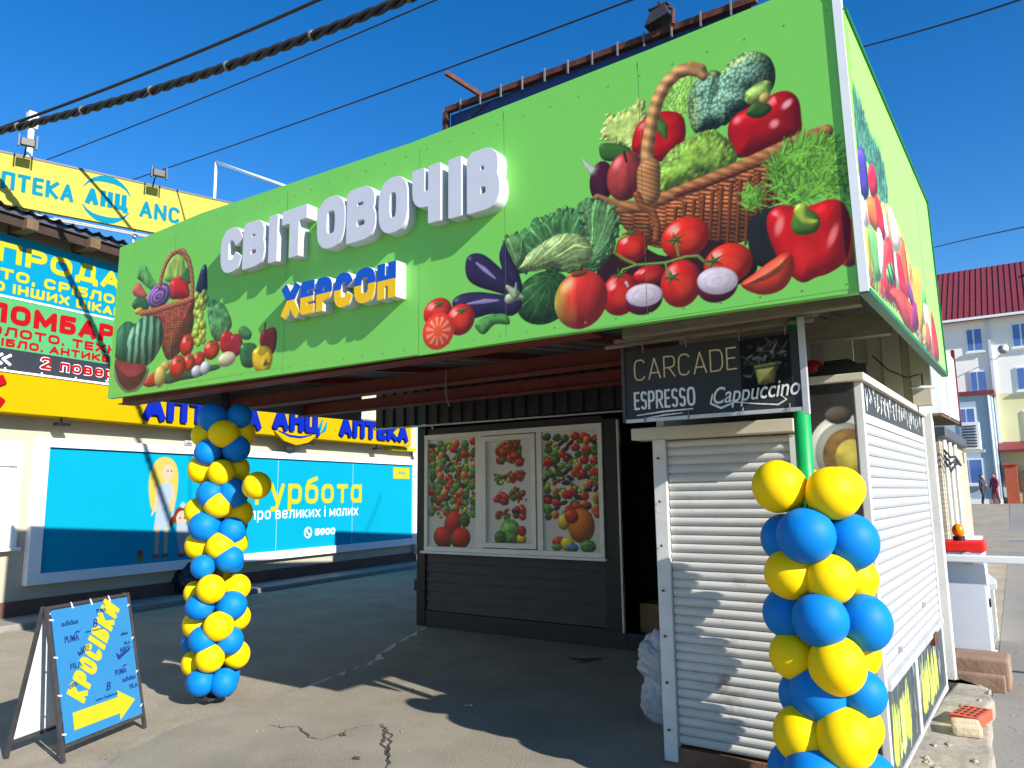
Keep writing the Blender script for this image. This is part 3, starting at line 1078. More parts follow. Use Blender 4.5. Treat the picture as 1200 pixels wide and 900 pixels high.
# top right pepper
art.pepper([(-1.114,3.363),(-1.08,3.415),(-1.012,3.437),(-0.93,3.446),(-0.88,3.469),(-0.818,3.457),(-0.778,3.404),(-0.77,3.317),(-0.78,3.236),(-0.865,3.211),(-0.961,3.196),(-1.072,3.198),(-1.108,3.282)], (186, 18, 24), None, .5)
art.poly([(-1.022,3.414),(-0.979,3.444),(-0.93,3.437),(-0.897,3.4),(-0.934,3.369),(-0.991,3.378)], (54, 84, 30), .03, .15)
art.ell((-0.929,3.461,0.027,0.027), (196, 170, 90), .1)
art.glow((-0.83,3.396,0.031,0.02), (255, 190, 185), .85, .6)
art.glow((-0.893,3.318,0.025,0.024), (255, 170, 168), .8, .2)
# onion and apples behind the rim
art.ell((-1.814,3.27,0.074,0.115), (78, 26, 46), .2, lambda X, Y: .7 + .5 * fbm(X * 40, Y * 8, 2))
art.line([(-1.869,3.346),(-1.899,3.384),(-1.92,3.42)], [.025, .018, .006], (200, 215, 190))
art.ell((-1.672,3.263,0.111,0.135), (166, 60, 56), .3, lambda X, Y: .7 + .6 * fbm(X * 20, Y * 7, 3))
art.line([(-1.663,3.344),(-1.675,3.4)], .007, (60, 36, 24))
# savoy cabbage
art.poly([(-1.497,3.209),(-1.461,3.292),(-1.384,3.353),(-1.255,3.383),(-1.165,3.363),(-1.112,3.301),(-1.08,3.23),(-1.094,3.164),(-1.197,3.148),(-1.376,3.123),(-1.478,3.127)], (160, 204, 78), .1, .15,
         lambda X, Y: .58 + .95 * np.abs(fbm(X * 17 + 3, Y * 13, 4) - .5) ** .5 + .4 * (fbm(X * 60, Y * 60, 2) - .5), jag=.012)
# basket
art.wicker([(-1.843,3.168),(-1.721,3.116),(-1.546,3.074),(-1.395,3.11),(-1.233,3.131),(-1.094,3.159),(-0.898,3.187),(-0.743,3.208),(-0.668,3.216),(-0.673,3.188),(-0.725,3.137),(-0.783,3.054),(-0.865,2.96),(-0.951,2.831),(-1.083,2.776),(-1.285,2.792),(-1.518,2.84),(-1.668,2.954),(-1.743,3.064)], (178, 100, 54), 11, 46, .35)
art.rope([(-1.847,3.173),(-1.722,3.101),(-1.585,3.074),(-1.451,3.091),(-1.269,3.117),(-1.095,3.142),(-0.93,3.175),(-0.773,3.204),(-0.671,3.21)], .034, (176, 112, 66), 22)
art.rope([(-1.396,3.092),(-1.234,3.105),(-1.063,3.13),(-0.9,3.15),(-0.775,3.181)], .012, (120, 62, 34), 40)
for p in [[(-1.399,3.021),(-1.431,2.795)],[(-1.35,3.029),(-1.383,2.785)],[(-1.301,3.038),(-1.335,2.776)],[(-1.253,3.046),(-1.288,2.766)],[(-1.206,3.054),(-1.242,2.76)],[(-1.159,3.062),(-1.195,2.761)],[(-1.113,3.07),(-1.15,2.762)],[(-1.067,3.078),(-1.105,2.763)],[(-1.023,3.086),(-1.061,2.764)],[(-0.978,3.093),(-1.017,2.765)],[(-0.935,3.101),(-0.974,2.765)],[(-0.892,3.108),(-0.932,2.766)],[(-0.849,3.116),(-0.89,2.767)],[(-0.807,3.123),(-0.849,2.768)]]:
    art.line(p, [.011, .007], (122, 62, 30))
art.rope([(-1.544,3.129),(-1.547,3.241),(-1.542,3.371),(-1.512,3.514),(-1.475,3.625),(-1.424,3.703),(-1.356,3.742),(-1.292,3.742),(-1.239,3.712),(-1.219,3.675)], [.048, .042, .038, .038, .038, .038, .038, .038, .034, .024], (206, 150, 92), 15)
art.rope([(-1.539,3.258),(-1.544,3.129)], .066, (190, 130, 78), 40)
art.rope([(-1.611,3.145),(-1.581,3.073),(-1.525,3.032),(-1.504,2.954),(-1.513,2.884)], .020, (150, 84, 48), 40)
# dark hollow under the basket, dill, big pepper
art.poly([(-1.046,2.852),(-0.962,2.917),(-0.884,2.915),(-0.879,2.749),(-0.902,2.624),(-1.025,2.664)], (36, 34, 30), .06, 0)
art.fuzz([(-0.91,3.122),(-0.836,3.177),(-0.73,3.175),(-0.645,3.122),(-0.59,3.002),(-0.595,2.877),(-0.663,2.878),(-0.732,2.927),(-0.809,2.889),(-0.884,2.915),(-0.921,3.024)], (98, 152, 52), 1500, .075, .0042, 3, 1.0)
art.fuzz([(-1.071,2.994),(-1.011,3.03),(-0.984,2.939),(-1.034,2.917)], (98, 152, 52), 120, .05, .004, 4)
art.ell((-0.613,2.678,0.062,0.11), (222, 74, 40), .1)
art.pepper([(-0.956,2.807),(-0.945,2.888),(-0.884,2.915),(-0.809,2.884),(-0.75,2.883),(-0.683,2.892),(-0.632,2.873),(-0.6,2.807),(-0.602,2.691),(-0.633,2.596),(-0.7,2.555),(-0.755,2.546),(-0.817,2.532),(-0.874,2.587),(-0.922,2.677)], (206, 22, 24), None, .5)
art.poly([(-0.847,2.816),(-0.825,2.868),(-0.777,2.876),(-0.724,2.82),(-0.736,2.759),(-0.796,2.751),(-0.839,2.773)], (76, 122, 34), .04, .2)
art.poly([(-0.833,2.87),(-0.808,2.903),(-0.772,2.888),(-0.768,2.83),(-0.728,2.805),(-0.749,2.783),(-0.8,2.804)], (176, 196, 70), .03, .3)
art.glow((-0.9,2.82,0.022,0.052), (255, 160, 150), .75, -.3)
art.glow((-0.809,2.654,0.059,0.079), (236, 50, 40), .4)
art.glow((-0.674,2.722,0.019,0.059), (255, 150, 140), .75, -.4)
# tomatoes on the vine
art.poly([(-1.843,2.84),(-1.65,2.894),(-1.465,2.784),(-1.248,2.828),(-1.024,2.68),(-1.061,2.588),(-1.263,2.555),(-1.548,2.585),(-1.819,2.648)], (52, 20, 20), .05, 0)
art.tomato((-1.651,2.872,0.093,0.087), (206, 34, 24), False)
art.tomato((-1.36,2.857,0.127,0.108), (218, 42, 24), False)
art.tomato((-1.151,2.685,0.119,0.1), (214, 44, 24), False)
art.tomato((-1.562,2.702,0.09,0.053), (176, 24, 24), False)
art.tomato((-1.392,2.629,0.107,0.121), (204, 34, 24), False)
art.tomato((-1.727,2.629,0.11,0.113), (196, 28, 24), False)
VN = (120, 150, 62)
art.line([(-1.751,2.859),(-1.693,2.811),(-1.626,2.768),(-1.466,2.749),(-1.357,2.759),(-1.296,2.751),(-1.255,2.705),(-1.222,2.678)], .0075, VN)
art.line([(-1.751,2.859),(-1.728,2.92),(-1.648,2.949)], .0065, VN)
art.line([(-1.466,2.749),(-1.46,2.694),(-1.434,2.668)], .0065, VN)
art.line([(-1.626,2.768),(-1.705,2.758),(-1.725,2.734)], .0065, VN)
art.line([(-1.396,2.77),(-1.407,2.852)], .0065, VN)
for p in [(-1.41,2.858),(-1.437,2.669),(-1.725,2.732),(-1.648,2.946),(-1.22,2.712)]:
    for k in range(5):
        a = .5 + k * 1.27
        art.line([p, (p[0] + math.cos(a) * .055, p[1] + math.sin(a) * .04)], [.009, .002], (70, 96, 40))
def onion(body, cut, rot):
    art.ell(body, (104, 26, 50), .25)
    art.ell(cut, (226, 206, 216), 0, lambda X, Y: .9 + .03 * np.cos(np.hypot((X - cut[0]) / cut[2], (Y - cut[1]) / cut[3]) * 16) + .16 * (fbm(X * 20, Y * 40, 3) - .5), rot, .8)
onion((-1.594,2.575,0.102,0.075), (-1.592,2.603,0.102,0.06), -.12)
onion((-1.208,2.584,0.1,0.081), (-1.207,2.61,0.102,0.067), -.2)
art.line([(-1.679,2.665),(-1.689,2.685)], .008, (214, 190, 190))
art.poly([(-1.095,2.569),(-1.028,2.615),(-0.946,2.662),(-0.883,2.685),(-0.851,2.666),(-0.849,2.598),(-0.885,2.532),(-0.94,2.505),(-1.018,2.511)], (214, 62, 32), .07, .2)
art.poly([(-1.07,2.57),(-0.996,2.619),(-0.915,2.656),(-0.877,2.66),(-0.903,2.608),(-0.983,2.571)], (232, 104, 70), .05, .05, lambda X, Y: .8 + .35 * fbm(X * 30, Y * 30, 2))
# cabbages at the left of the basket
CG = lambda c: (lambda X, Y: .62 + .5 * fbm(X * 16, Y * 16, 4) + .5 * np.exp(-(np.abs(np.sin(np.arctan2(Y - c[1], X - c[0]) * 9 + 3 * fbm(X * 6, Y * 6, 2))) / .16) ** 2) + .25 * np.exp(-(np.abs(np.sin(np.arctan2(Y - c[1], X - c[0]) * 31 + 6 * fbm(X * 9, Y * 9, 3))) / .3) ** 2) + .3 * (fbm(X * 60, Y * 60, 2) - .5) - .12)
art.ell((-2.199,2.688,0.19,0.152), (58, 104, 52), .05, CG((-2.134,2.798)))
art.poly([(-2.469,3.09),(-2.407,3.104),(-2.311,3.114),(-2.24,3.159),(-2.148,3.162),(-2.058,3.187),(-1.992,3.157),(-1.916,3.198),(-1.832,3.177),(-1.742,3.111),(-1.709,3.019),(-1.739,2.913),(-1.792,2.83),(-1.876,2.78),(-2.046,2.802),(-2.223,2.854),(-2.363,2.86),(-2.434,2.975)], (88, 146, 80), .08, .08, CG((-2.067,2.825)), jag=.022)
art.poly([(-1.95,3.132),(-1.822,3.163),(-1.732,3.096),(-1.722,2.984),(-1.78,2.874),(-1.864,2.825),(-1.913,2.949)], (120, 176, 104), .06, .1, CG((-1.895,2.831)), jag=.02)
art.poly([(-2.363,2.88),(-2.314,2.952),(-2.197,3.008),(-2.084,3.034),(-1.954,3.0),(-1.888,2.925),(-1.899,2.841),(-2.023,2.817),(-2.133,2.853),(-2.246,2.849)], (186, 216, 132), .08, .15, CG((-2.316,2.871)))
art.poly([(-2.462,3.064),(-2.408,3.094),(-2.336,3.058),(-2.314,2.952),(-2.387,2.885),(-2.446,2.957)], (120, 170, 100), .05, .1, CG((-2.363,2.88)))
# apple
ac = (-1.964,2.64,0.164,0.162)
def appl(X, Y):
    t = np.clip(((X - ac[0]) / ac[2] + .95 + .5 * (fbm(X * 14, Y * 9, 2) - .5)) / .75, 0, 1)[..., None]
    st_ = (.86 + .28 * fbm(X * 46, Y * 8, 2))[..., None]
    return (np.array((190, 190, 70)) * (1 - t) + np.array((214, 50, 40)) * t) / 255 * st_
art.ell(ac, (210, 50, 40), .35, appl)
art.line([(-1.966,2.778),(-1.948,2.826)], .008, (70, 50, 30))
art.ell((-1.966,2.783,0.051,0.016), (120, 60, 30), 0, None, 0, .6)
# eggplants
def egg(p, k=.07):
    art.poly(p, (50, 36, 74), k, .3, None)
egg([(-2.5,2.968),(-2.487,3.038),(-2.462,3.064),(-2.438,3.007),(-2.41,2.95),(-2.363,2.86),(-2.341,2.756),(-2.389,2.733),(-2.448,2.814)], .05)
egg([(-2.857,2.768),(-2.79,2.806),(-2.66,2.799),(-2.51,2.76),(-2.377,2.717),(-2.343,2.666),(-2.415,2.617),(-2.56,2.649),(-2.687,2.643),(-2.817,2.667)])
egg([(-2.756,2.953),(-2.742,3.026),(-2.684,3.042),(-2.607,3.014),(-2.508,2.928),(-2.411,2.828),(-2.36,2.749),(-2.413,2.731),(-2.534,2.778),(-2.66,2.831),(-2.732,2.885)])
for q in ([(-2.672,2.98),(-2.608,2.926),(-2.533,2.86)], [(-2.738,2.739),(-2.61,2.735),(-2.51,2.723)]):
    art.line(q, [.006, .014, .005], (132, 118, 160), 0, None, .95)
art.line([(-2.437,2.721),(-2.389,2.733),(-2.342,2.712)], [.03, .03, .012], (176, 190, 160))
art.line([(-2.448,2.794),(-2.389,2.739)], [.012, .03], (176, 190, 160))
art.line([(-2.389,2.733),(-2.383,2.803)], [.02, .006], (140, 160, 120))
art.poly([(-2.687,2.606),(-2.585,2.643),(-2.462,2.634),(-2.434,2.57),(-2.536,2.584),(-2.624,2.535)], (84, 150, 74), .04, .1, lambda X, Y: .7 + .5 * fbm(X * 30, Y * 30, 2))
# three tomatoes at the far left of the group
art.tomato((-2.975,2.722,0.116,0.091), (208, 36, 28), True, 3)
art.tomato((-2.796,2.651,0.111,0.097), (208, 36, 28), True, 5)
tc_ = (-2.971,2.603,0.127,0.116)
def tcut(X, Y):
    a = np.arctan2(Y - tc_[1], X - tc_[0])
    r_ = np.hypot((X - tc_[0]) / tc_[2], (Y - tc_[1]) / tc_[3])
    f = np.where((r_ > .3) & (r_ < .78), .5 + .5 * np.cos(a * 11), 0) * .28
    c = np.empty(X.shape + (3,))
    c[..., 0] = .86 + f * .2
    c[..., 1] = .22 + f * 1.2 + np.where(r_ < .3, .1, 0)
    c[..., 2] = .16 + f * .9
    return c
art.ell(tc_, (220, 60, 40), 0, tcut, 0, .82)
art.mesh('vegetable_print', sign, -.0012, PRINT)

# small printed basket at the left end
art = Art(-6.84, 2.54, -4.44, 3.72, .0062, (122, 203, 88))
art.poly([(-6.552,3.594),(-6.513,3.675),(-6.418,3.675),(-6.331,3.589),(-6.244,3.495),(-6.193,3.443),(-6.315,3.439),(-6.466,3.534)], (110, 170, 92), .06, .1, lambda X, Y: .6 + .7 * fbm(X * 30, Y * 22, 2))
art.poly([(-6.599,3.443),(-6.591,3.512),(-6.496,3.527),(-6.426,3.463),(-6.355,3.385),(-6.464,3.377)], (214, 96, 84), .05, .1)
art.poly([(-6.603,3.338),(-6.529,3.393),(-6.385,3.373),(-6.314,3.292),(-6.356,3.247),(-6.516,3.275)], (58, 98, 62), .06, .1)
art.ell((-6.483,3.267,0.071,0.032), (206, 170, 60), .1)
art.poly([(-6.077,3.474),(-6.062,3.624),(-5.974,3.684),(-5.878,3.673),(-5.801,3.608),(-5.782,3.455),(-5.87,3.429)], (176, 206, 100), .06, .1, lambda X, Y: .65 + .6 * fbm(X * 34, Y * 6, 2))
art.poly([(-5.817,3.478),(-5.766,3.534),(-5.701,3.489),(-5.684,3.388),(-5.781,3.389)], (60, 110, 60), .04, .1)
art.pepper([(-6.007,3.361),(-5.987,3.45),(-5.888,3.474),(-5.785,3.431),(-5.709,3.36),(-5.7,3.261),(-5.855,3.273),(-5.972,3.295)], (200, 24, 30))
art.line([(-5.873,3.463),(-5.842,3.374)], [.02, .01], (220, 70, 60))
rc = (-6.16,3.353,0.183,0.114)
art.ell(rc, (140, 92, 160), .1, lambda X, Y: .72 + .5 * (np.abs(np.sin(np.hypot((X - rc[0]) / rc[2], (Y - rc[1]) / rc[3]) * 9 + 5 * fbm(X * 9, Y * 9, 2))) > .72))
art.poly([(-5.602,3.296),(-5.576,3.401),(-5.53,3.49),(-5.477,3.504),(-5.453,3.427),(-5.441,3.285),(-5.498,3.267)], (38, 40, 76), .07, .4)
art.wicker([(-6.432,3.238),(-6.202,3.232),(-5.966,3.238),(-5.768,3.242),(-5.626,3.252),(-5.607,3.133),(-5.619,2.991),(-5.706,2.859),(-5.948,2.759),(-6.079,2.906),(-6.124,3.061),(-6.255,3.164)], (176, 78, 56), 22, 48, .3)
art.rope([(-6.432,3.238),(-6.201,3.227),(-5.966,3.234),(-5.767,3.236),(-5.625,3.245)], .028, (196, 100, 70), 30)
art.rope([(-6.157,3.437),(-6.137,3.536),(-6.078,3.636),(-5.996,3.696),(-5.902,3.715),(-5.807,3.672),(-5.729,3.585),(-5.684,3.486),(-5.657,3.367),(-5.647,3.252)], .03, (178, 112, 72), 26)
rn2 = random.Random(5)
GR = [(-5.53,3.265),(-5.53,3.242),(-5.53,3.22),(-5.531,3.198),(-5.531,3.175),(-5.532,3.153),(-5.532,3.131),(-5.532,3.109),(-5.533,3.087),(-5.533,3.064),(-5.533,3.042),(-5.534,3.02),(-5.534,2.998),(-5.535,2.976),(-5.535,2.954),(-5.535,2.932),(-5.536,2.91),(-5.536,2.888),(-5.537,2.866)]
for p in GR * 3:
    art.ell((p[0] + rn2.gauss(0, .035), p[1] + rn2.gauss(0, .02), .036, .036), (176, 186, 70), .25)
art.poly([(-5.423,3.152),(-5.374,3.191),(-5.269,3.159),(-5.176,3.098),(-5.087,2.962),(-5.124,2.892),(-5.219,2.828),(-5.323,2.865),(-5.39,2.975)], (96, 158, 92), .06, .1, lambda X, Y: .45 + 1.0 * fbm(X * 24, Y * 24, 3))
art.ell((-6.677,3.007,0.205,0.191), (58, 104, 76), .1, lambda X, Y: .65 + .6 * fbm(X * 20, Y * 5, 2))
wc = (-6.371,2.968,0.314,0.232)
def melon(X, Y):
    a = (X - wc[0]) / wc[2]
    v = np.sin((a * 9 + 1.6 * fbm(X * 11, Y * 11, 3)) * 1.9)
    t = np.clip(v * 2 + .4, 0, 1)[..., None]
    return (np.array((128, 170, 136)) * t + np.array((44, 84, 66)) * (1 - t)) / 255
art.ell(wc, (90, 130, 100), .15, melon, .15)
art.poly([(-6.331,2.602),(-6.231,2.659),(-6.114,2.68),(-6.074,2.578),(-6.22,2.555),(-6.307,2.575)], (190, 44, 36), .05, .1)
art.poly([(-6.885,2.866),(-6.589,2.806),(-6.276,2.743),(-6.283,2.639),(-6.373,2.564),(-6.493,2.53),(-6.639,2.553),(-6.78,2.645),(-6.857,2.757)], (176, 196, 160), .2, 0)
art.poly([(-6.857,2.863),(-6.589,2.812),(-6.308,2.753),(-6.322,2.66),(-6.406,2.589),(-6.522,2.56),(-6.625,2.576),(-6.752,2.66),(-6.826,2.772)], (150, 46, 62), .4, 0, lambda X, Y: .8 + .3 * fbm(X * 18, Y * 18, 2))
art.poly([(-6.078,2.611),(-5.91,2.658),(-5.714,2.654),(-5.47,2.612),(-5.268,2.652),(-5.315,2.611),(-5.519,2.571),(-5.734,2.569),(-5.957,2.558)], (52, 84, 62), .04, .05)
art.ell((-5.317,2.627,0.107,0.024), (52, 88, 60), .1)
for e, c in (((-5.692,2.857,0.099,0.094), (206, 34, 30)), ((-5.341,2.775,0.108,0.081), (196, 36, 30)), ((-5.518,2.717,0.091,0.066), (196, 30, 28)), ((-5.651,2.707,0.087,0.073), (206, 40, 32)), ((-5.814,2.69,0.119,0.1), (204, 30, 30))):
    art.tomato(e, c, True, 2)
art.ell((-6.001,2.713,0.07,0.049), (206, 166, 90), .15)
art.ell((-6.072,2.636,0.091,0.096), (216, 180, 96), .15)
art.ell((-5.537,2.622,0.07,0.05), (196, 198, 206), .15)
art.ell((-5.42,2.638,0.068,0.056), (206, 206, 214), .15)
art.pepper([(-5.227,2.776),(-5.222,2.874),(-5.15,2.903),(-5.074,2.87),(-5.055,2.777),(-5.1,2.723),(-5.174,2.729)], (196, 24, 40))
art.pepper([(-5.109,2.784),(-5.085,2.856),(-5.0,2.86),(-4.942,2.8),(-4.943,2.719),(-5.012,2.683),(-5.08,2.713)], (160, 22, 50))
art.poly([(-5.002,2.89),(-4.932,2.913),(-4.835,2.852),(-4.854,2.796),(-4.95,2.816)], (72, 130, 74), .05, .1)
art.ell((-5.133,2.676,0.114,0.06), (214, 200, 160), .15)
art.pepper([(-4.969,2.744),(-4.923,2.776),(-4.794,2.756),(-4.745,2.695),(-4.751,2.609),(-4.829,2.574),(-4.924,2.599),(-4.963,2.662)], (52, 104, 60))
art.pepper([(-4.731,2.766),(-4.708,2.835),(-4.641,2.848),(-4.564,2.851),(-4.528,2.796),(-4.539,2.684),(-4.585,2.647),(-4.677,2.687)], (150, 22, 42))
art.pepper([(-4.809,2.63),(-4.802,2.702),(-4.724,2.728),(-4.633,2.713),(-4.575,2.66),(-4.577,2.575),(-4.64,2.508),(-4.723,2.527),(-4.783,2.569)], (240, 190, 40))
art.line([(-4.645,2.611),(-4.666,2.582),(-4.622,2.587)], .012, (60, 100, 40))
art.line([(-4.675,2.86),(-4.671,2.895)], .01, (60, 100, 50))
art.mesh('vegetable_print', sign, -.0012, PRINT)

# ------------------------------------------------------------------ sign on the right-hand end
side_sign = thing('side_sign', 'green end sign of the canopy with a printed pile of vegetables, sunlit', 'shop sign', (-.552, 3.45, 0), R(90))
SB = [(0, 2.452), (3.14, 2.47), (2.87, 3.778), (.0, 3.765)]
MB().prism(SB, 0, .03).build('panel', M['green_sunlit'], side_sign)
ed = MB()
for a, c in ((SB[0], SB[1]), (SB[1], SB[2]), (SB[2], SB[3])):
    ed.beam((a[0], .012, a[1]), (c[0], .012, c[1]), .045, .022, (0, 0, 1))
ed.build('edge_trim', M['trim_green'], side_sign)
art = Art(.03, 2.49, 2.84, 3.70, .0085, (150, 214, 98))  # background repeats the green with sunlight painted in
def D(px, py):
    return (px, py)
art.poly([(-0.151,2.888),(0.003,2.942),(0.33,3.007),(0.92,3.095),(1.391,3.023),(1.715,2.902),(2.287,2.831),(2.682,2.506),(2.282,2.473),(1.592,2.494),(0.829,2.523),(0.174,2.469),(-0.188,2.418),(-0.204,2.661)], (170, 90, 60), .15, 0, lambda X, Y: np.stack([.35 + .9 * fbm(X * 9, Y * 9, 2), .2 + .9 * fbm(X * 8 + 40, Y * 8, 2), .15 + .5 * fbm(X * 9 + 80, Y * 9, 2)], -1), jag=.03)
art.fuzz([(-0.037,3.287),(0.105,3.39),(0.242,3.362),(0.416,3.301),(0.677,3.299),(0.826,3.209),(0.763,3.081),(0.427,3.039),(0.301,3.126),(-0.003,3.104),(-0.089,3.145)], (70, 118, 92), 900, .09, .008, 3, 1.4)
art.poly([(-0.048,3.057),(0.079,3.137),(0.199,3.159),(0.248,3.074),(0.23,2.958),(0.089,2.888),(-0.019,2.919)], (78, 60, 150), .08, .15)
art.poly([(0.274,3.1),(0.382,3.163),(0.5,3.165),(0.488,3.06),(0.333,2.976),(0.253,3.013)], (196, 30, 40), .06, .2)
art.poly([(-0.206,2.827),(-0.094,2.864),(-0.003,2.836),(0.037,2.76),(-0.118,2.7),(-0.211,2.728)], (200, 30, 56), .07, .2)
art.ell((0.061,2.819,0.074,0.077), (226, 214, 206), .1)
art.poly([(0.178,2.925),(0.362,2.985),(0.446,2.931),(0.419,2.833),(0.243,2.806),(0.167,2.844)], (222, 106, 40), .08, .1)
art.poly([(0.395,3.004),(0.511,3.034),(0.636,2.955),(0.601,2.843),(0.464,2.838),(0.417,2.921)], (200, 40, 40), .08, .1)
art.poly([(0.651,3.045),(0.699,3.009),(0.776,2.909),(0.7,2.853),(0.617,2.915)], (222, 220, 206), .06, .1)
art.poly([(0.811,3.079),(0.945,3.103),(1.133,3.048),(1.114,2.93),(0.911,2.876),(0.832,2.961)], (226, 226, 206), .08, .1)
art.pepper([(-0.154,2.675),(-0.022,2.735),(0.106,2.75),(0.14,2.655),(0.116,2.545),(-0.017,2.456),(-0.139,2.443),(-0.178,2.544)], (240, 214, 36))
art.poly([(0.113,2.767),(0.262,2.811),(0.381,2.75),(0.384,2.608),(0.248,2.545),(0.171,2.603),(0.129,2.682)], (110, 170, 90), .08, .1)
art.poly([(0.384,2.831),(0.515,2.852),(0.555,2.747),(0.443,2.606),(0.362,2.634)], (214, 226, 206), .07, .1)
art.poly([(0.561,2.799),(0.697,2.887),(0.814,2.885),(0.858,2.773),(0.833,2.627),(0.69,2.546),(0.49,2.521),(0.443,2.606)], (206, 44, 36), .12, .15)
art.poly([(0.571,2.685),(0.752,2.764),(0.816,2.693),(0.706,2.633),(0.586,2.623)], (70, 130, 70), .06, .1, lambda X, Y: .5 + .9 * (np.sin(X * 40 + Y * 60) > 0))
art.poly([(0.877,2.848),(0.977,2.839),(1.06,2.75),(1.014,2.667),(0.875,2.707)], (222, 216, 216), .07, .1)
art.poly([(1.137,2.992),(1.316,3.042),(1.384,2.903),(1.337,2.718),(1.134,2.638),(1.06,2.75)], (224, 96, 48), .1, .15)
art.poly([(0.962,2.871),(1.131,2.878),(1.235,2.753),(1.269,2.666),(1.055,2.64),(0.96,2.726)], (202, 38, 38), .1, .15)
art.poly([(0.611,2.579),(0.903,2.66),(1.311,2.675),(1.51,2.578),(1.366,2.495),(1.079,2.482),(0.816,2.538)], (196, 64, 50), .1, .1, lambda X, Y: .6 + .7 * fbm(X * 26, Y * 26, 2))
art.poly([(1.303,2.806),(1.498,2.773),(1.581,2.69),(1.49,2.653),(1.324,2.696)], (120, 60, 110), .08, .1)
art.poly([(1.443,2.682),(1.675,2.73),(1.745,2.662),(1.52,2.531),(1.376,2.554)], (130, 30, 90), .08, .1)
art.poly([(1.598,2.936),(1.882,3.005),(2.051,2.893),(1.987,2.707),(1.734,2.558),(1.645,2.683),(1.589,2.813)], (230, 170, 60), .1, .1)
art.poly([(1.942,2.869),(2.165,2.896),(2.172,2.742),(1.953,2.658)], (96, 160, 80), .08, .1)
art.poly([(2.019,2.799),(2.268,2.805),(2.357,2.618),(2.222,2.508),(2.029,2.586)], (226, 220, 206), .1, .1)
art.pepper([(2.41,2.833),(2.583,2.796),(2.7,2.651),(2.659,2.526),(2.403,2.49),(2.356,2.641)], (204, 44, 36))
art.ell((2.121,2.602,0.131,0.099), (220, 90, 60), .1)
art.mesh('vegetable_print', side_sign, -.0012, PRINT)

# ------------------------------------------------------------------ balloon columns
def balloon_mesh(name, m):
    b = MB()
    nu, nv = 28, 18
    prof = []
    for j in range(nv + 1):
        t = math.pi * j / nv
        r = math.sin(t)
        z = math.cos(t)
        if z < 0:                       # pear towards the knot
            z *= 1.16
            r *= 1 - .10 * (-z)
        prof.append((r, z))
    vs, fs = [], []
    for r, z in prof:
        for i in range(nu):
            a = 2 * math.pi * i / nu
            vs.append((r * math.cos(a), r * math.sin(a), z))
    for j in range(nv):
        for i in range(nu):
            fs.append((j * nu + i, (j + 1) * nu + i, (j + 1) * nu + (i + 1) % nu, j * nu + (i + 1) % nu))
    b.add(vs, fs)
    b.tube([(0, 0, -1.13), (0, 0, -1.2), (0, 0, -1.26)], [.07, .05, .11], 10)
    me = bpy.data.meshes.new(name)
    me.from_pydata(b.v, [], b.f)
    for p in me.polygons:
        p.use_smooth = True
    me.materials.append(M[m])
    return me
BY = balloon_mesh('balloon_yellow', 'balloon_yellow')
BB = balloon_mesh('balloon_blue', 'balloon_blue')

def balloon_column(label, x, y, zs, first_yellow, r, ring, rot0, sd, jit=.018):
    t = thing('balloon_column', label, 'balloons', (x, y, 0), 0)
    q = random.Random(sd)
    for k, z in enumerate(zs):
        yel = (k % 2 == 0) == first_yellow
        for i in range(4):
            a = rot0 + (0 if yel else R(45)) + i * R(90) + q.gauss(0, .13)
            rr = r * (1 + max(-.14, min(.12, q.gauss(0, .07))))
            o = bpy.data.objects.new('balloon', BY if yel else BB)
            COL.objects.link(o)
            o.parent = t
            d = Vector((math.cos(a), math.sin(a), q.gauss(0, .12))).normalized()
            rad = ring + q.gauss(0, jit)
            o.location = d * rad + Vector((0, 0, z + q.gauss(0, .018)))
            o.rotation_euler = d.to_track_quat('Z', 'Y').to_euler()
            o.scale = (rr * q.uniform(.96, 1.05), rr * q.uniform(.96, 1.05), rr * q.uniform(.92, 1.04))
    MB().tube([(0, 0, zs[0]), (.05, 0, zs[0] + .1), (0, .05, zs[0] + .2)], .006).build('ribbon', M['red_steel'], t)
    return t
FACE = math.atan2(-.819, .574)
LX_ = -5.744
zl = [.135 + .1535 * k for k in range(15)]
left_column = balloon_column('tall yellow and blue balloon column reaching up to the canopy, left of the dark kiosk', LX_, 3.86, zl, False, .110, .150, math.atan2(-3.86, -LX_), 11)
ob = bpy.data.objects.new('balloon', BY)
COL.objects.link(ob)
ob.parent = left_column
ob.location = (-5.2332 - LX_, -.02, 1.7032)
ob.scale = (.112, .112, .118)
ob.rotation_euler = (0, R(70), 0)
zr = [1.565 - .187 * k for k in range(9)][::-1]
balloon_column('shorter yellow and blue balloon column on the green pole before the shutter', -0.9695, 4.03, zr, True, .131, .160, math.atan2(-4.02, 1.02) + R(28), 5)

# ------------------------------------------------------------------ dark vegetable kiosk
kx0, kx1, ky = -6.60, -2.02, 7.34
kiosk = thing('vegetable_kiosk', 'dark sided vegetable kiosk with a three pane white window and open doorway', 'kiosk', (0, ky, 0))
b = MB()
prof = []
z = .20
while z < .90:
    prof += [(0, -.022, z), (0, -.004, z + .112), (0, -.001, z + .117)]
    z += .117
b.strip(prof, (kx0 + .1, 0, 0), (-3.86, 0, 0))
b.box(kx0 + .1, -3.86, 0.0, .06, .2, .93)
b.build('siding', M['navy_siding'], kiosk)
MB().box(kx0 - .02, -3.72, -.03, .06, .0, .19).build('plinth', M['navy_siding'], kiosk, .006)
MB().box(-3.72, -2.0, -.03, .1, .0, .17).build('threshold', M['navy_siding'], kiosk, .006)
MB().box(kx0 - .04, kx0 + .1, -.04, .08, .0, 2.5).build('corner_post', M['black_sheet'], kiosk, .006)
MB().box(-3.95, -3.76, -.035, .08, .17, 2.42).build('corner_post', M['black_sheet'], kiosk, .006)
MB().box(kx0 + .1, -3.95, -.01, .06, 2.37, 2.46).build('lintel', M['black_sheet'], kiosk)
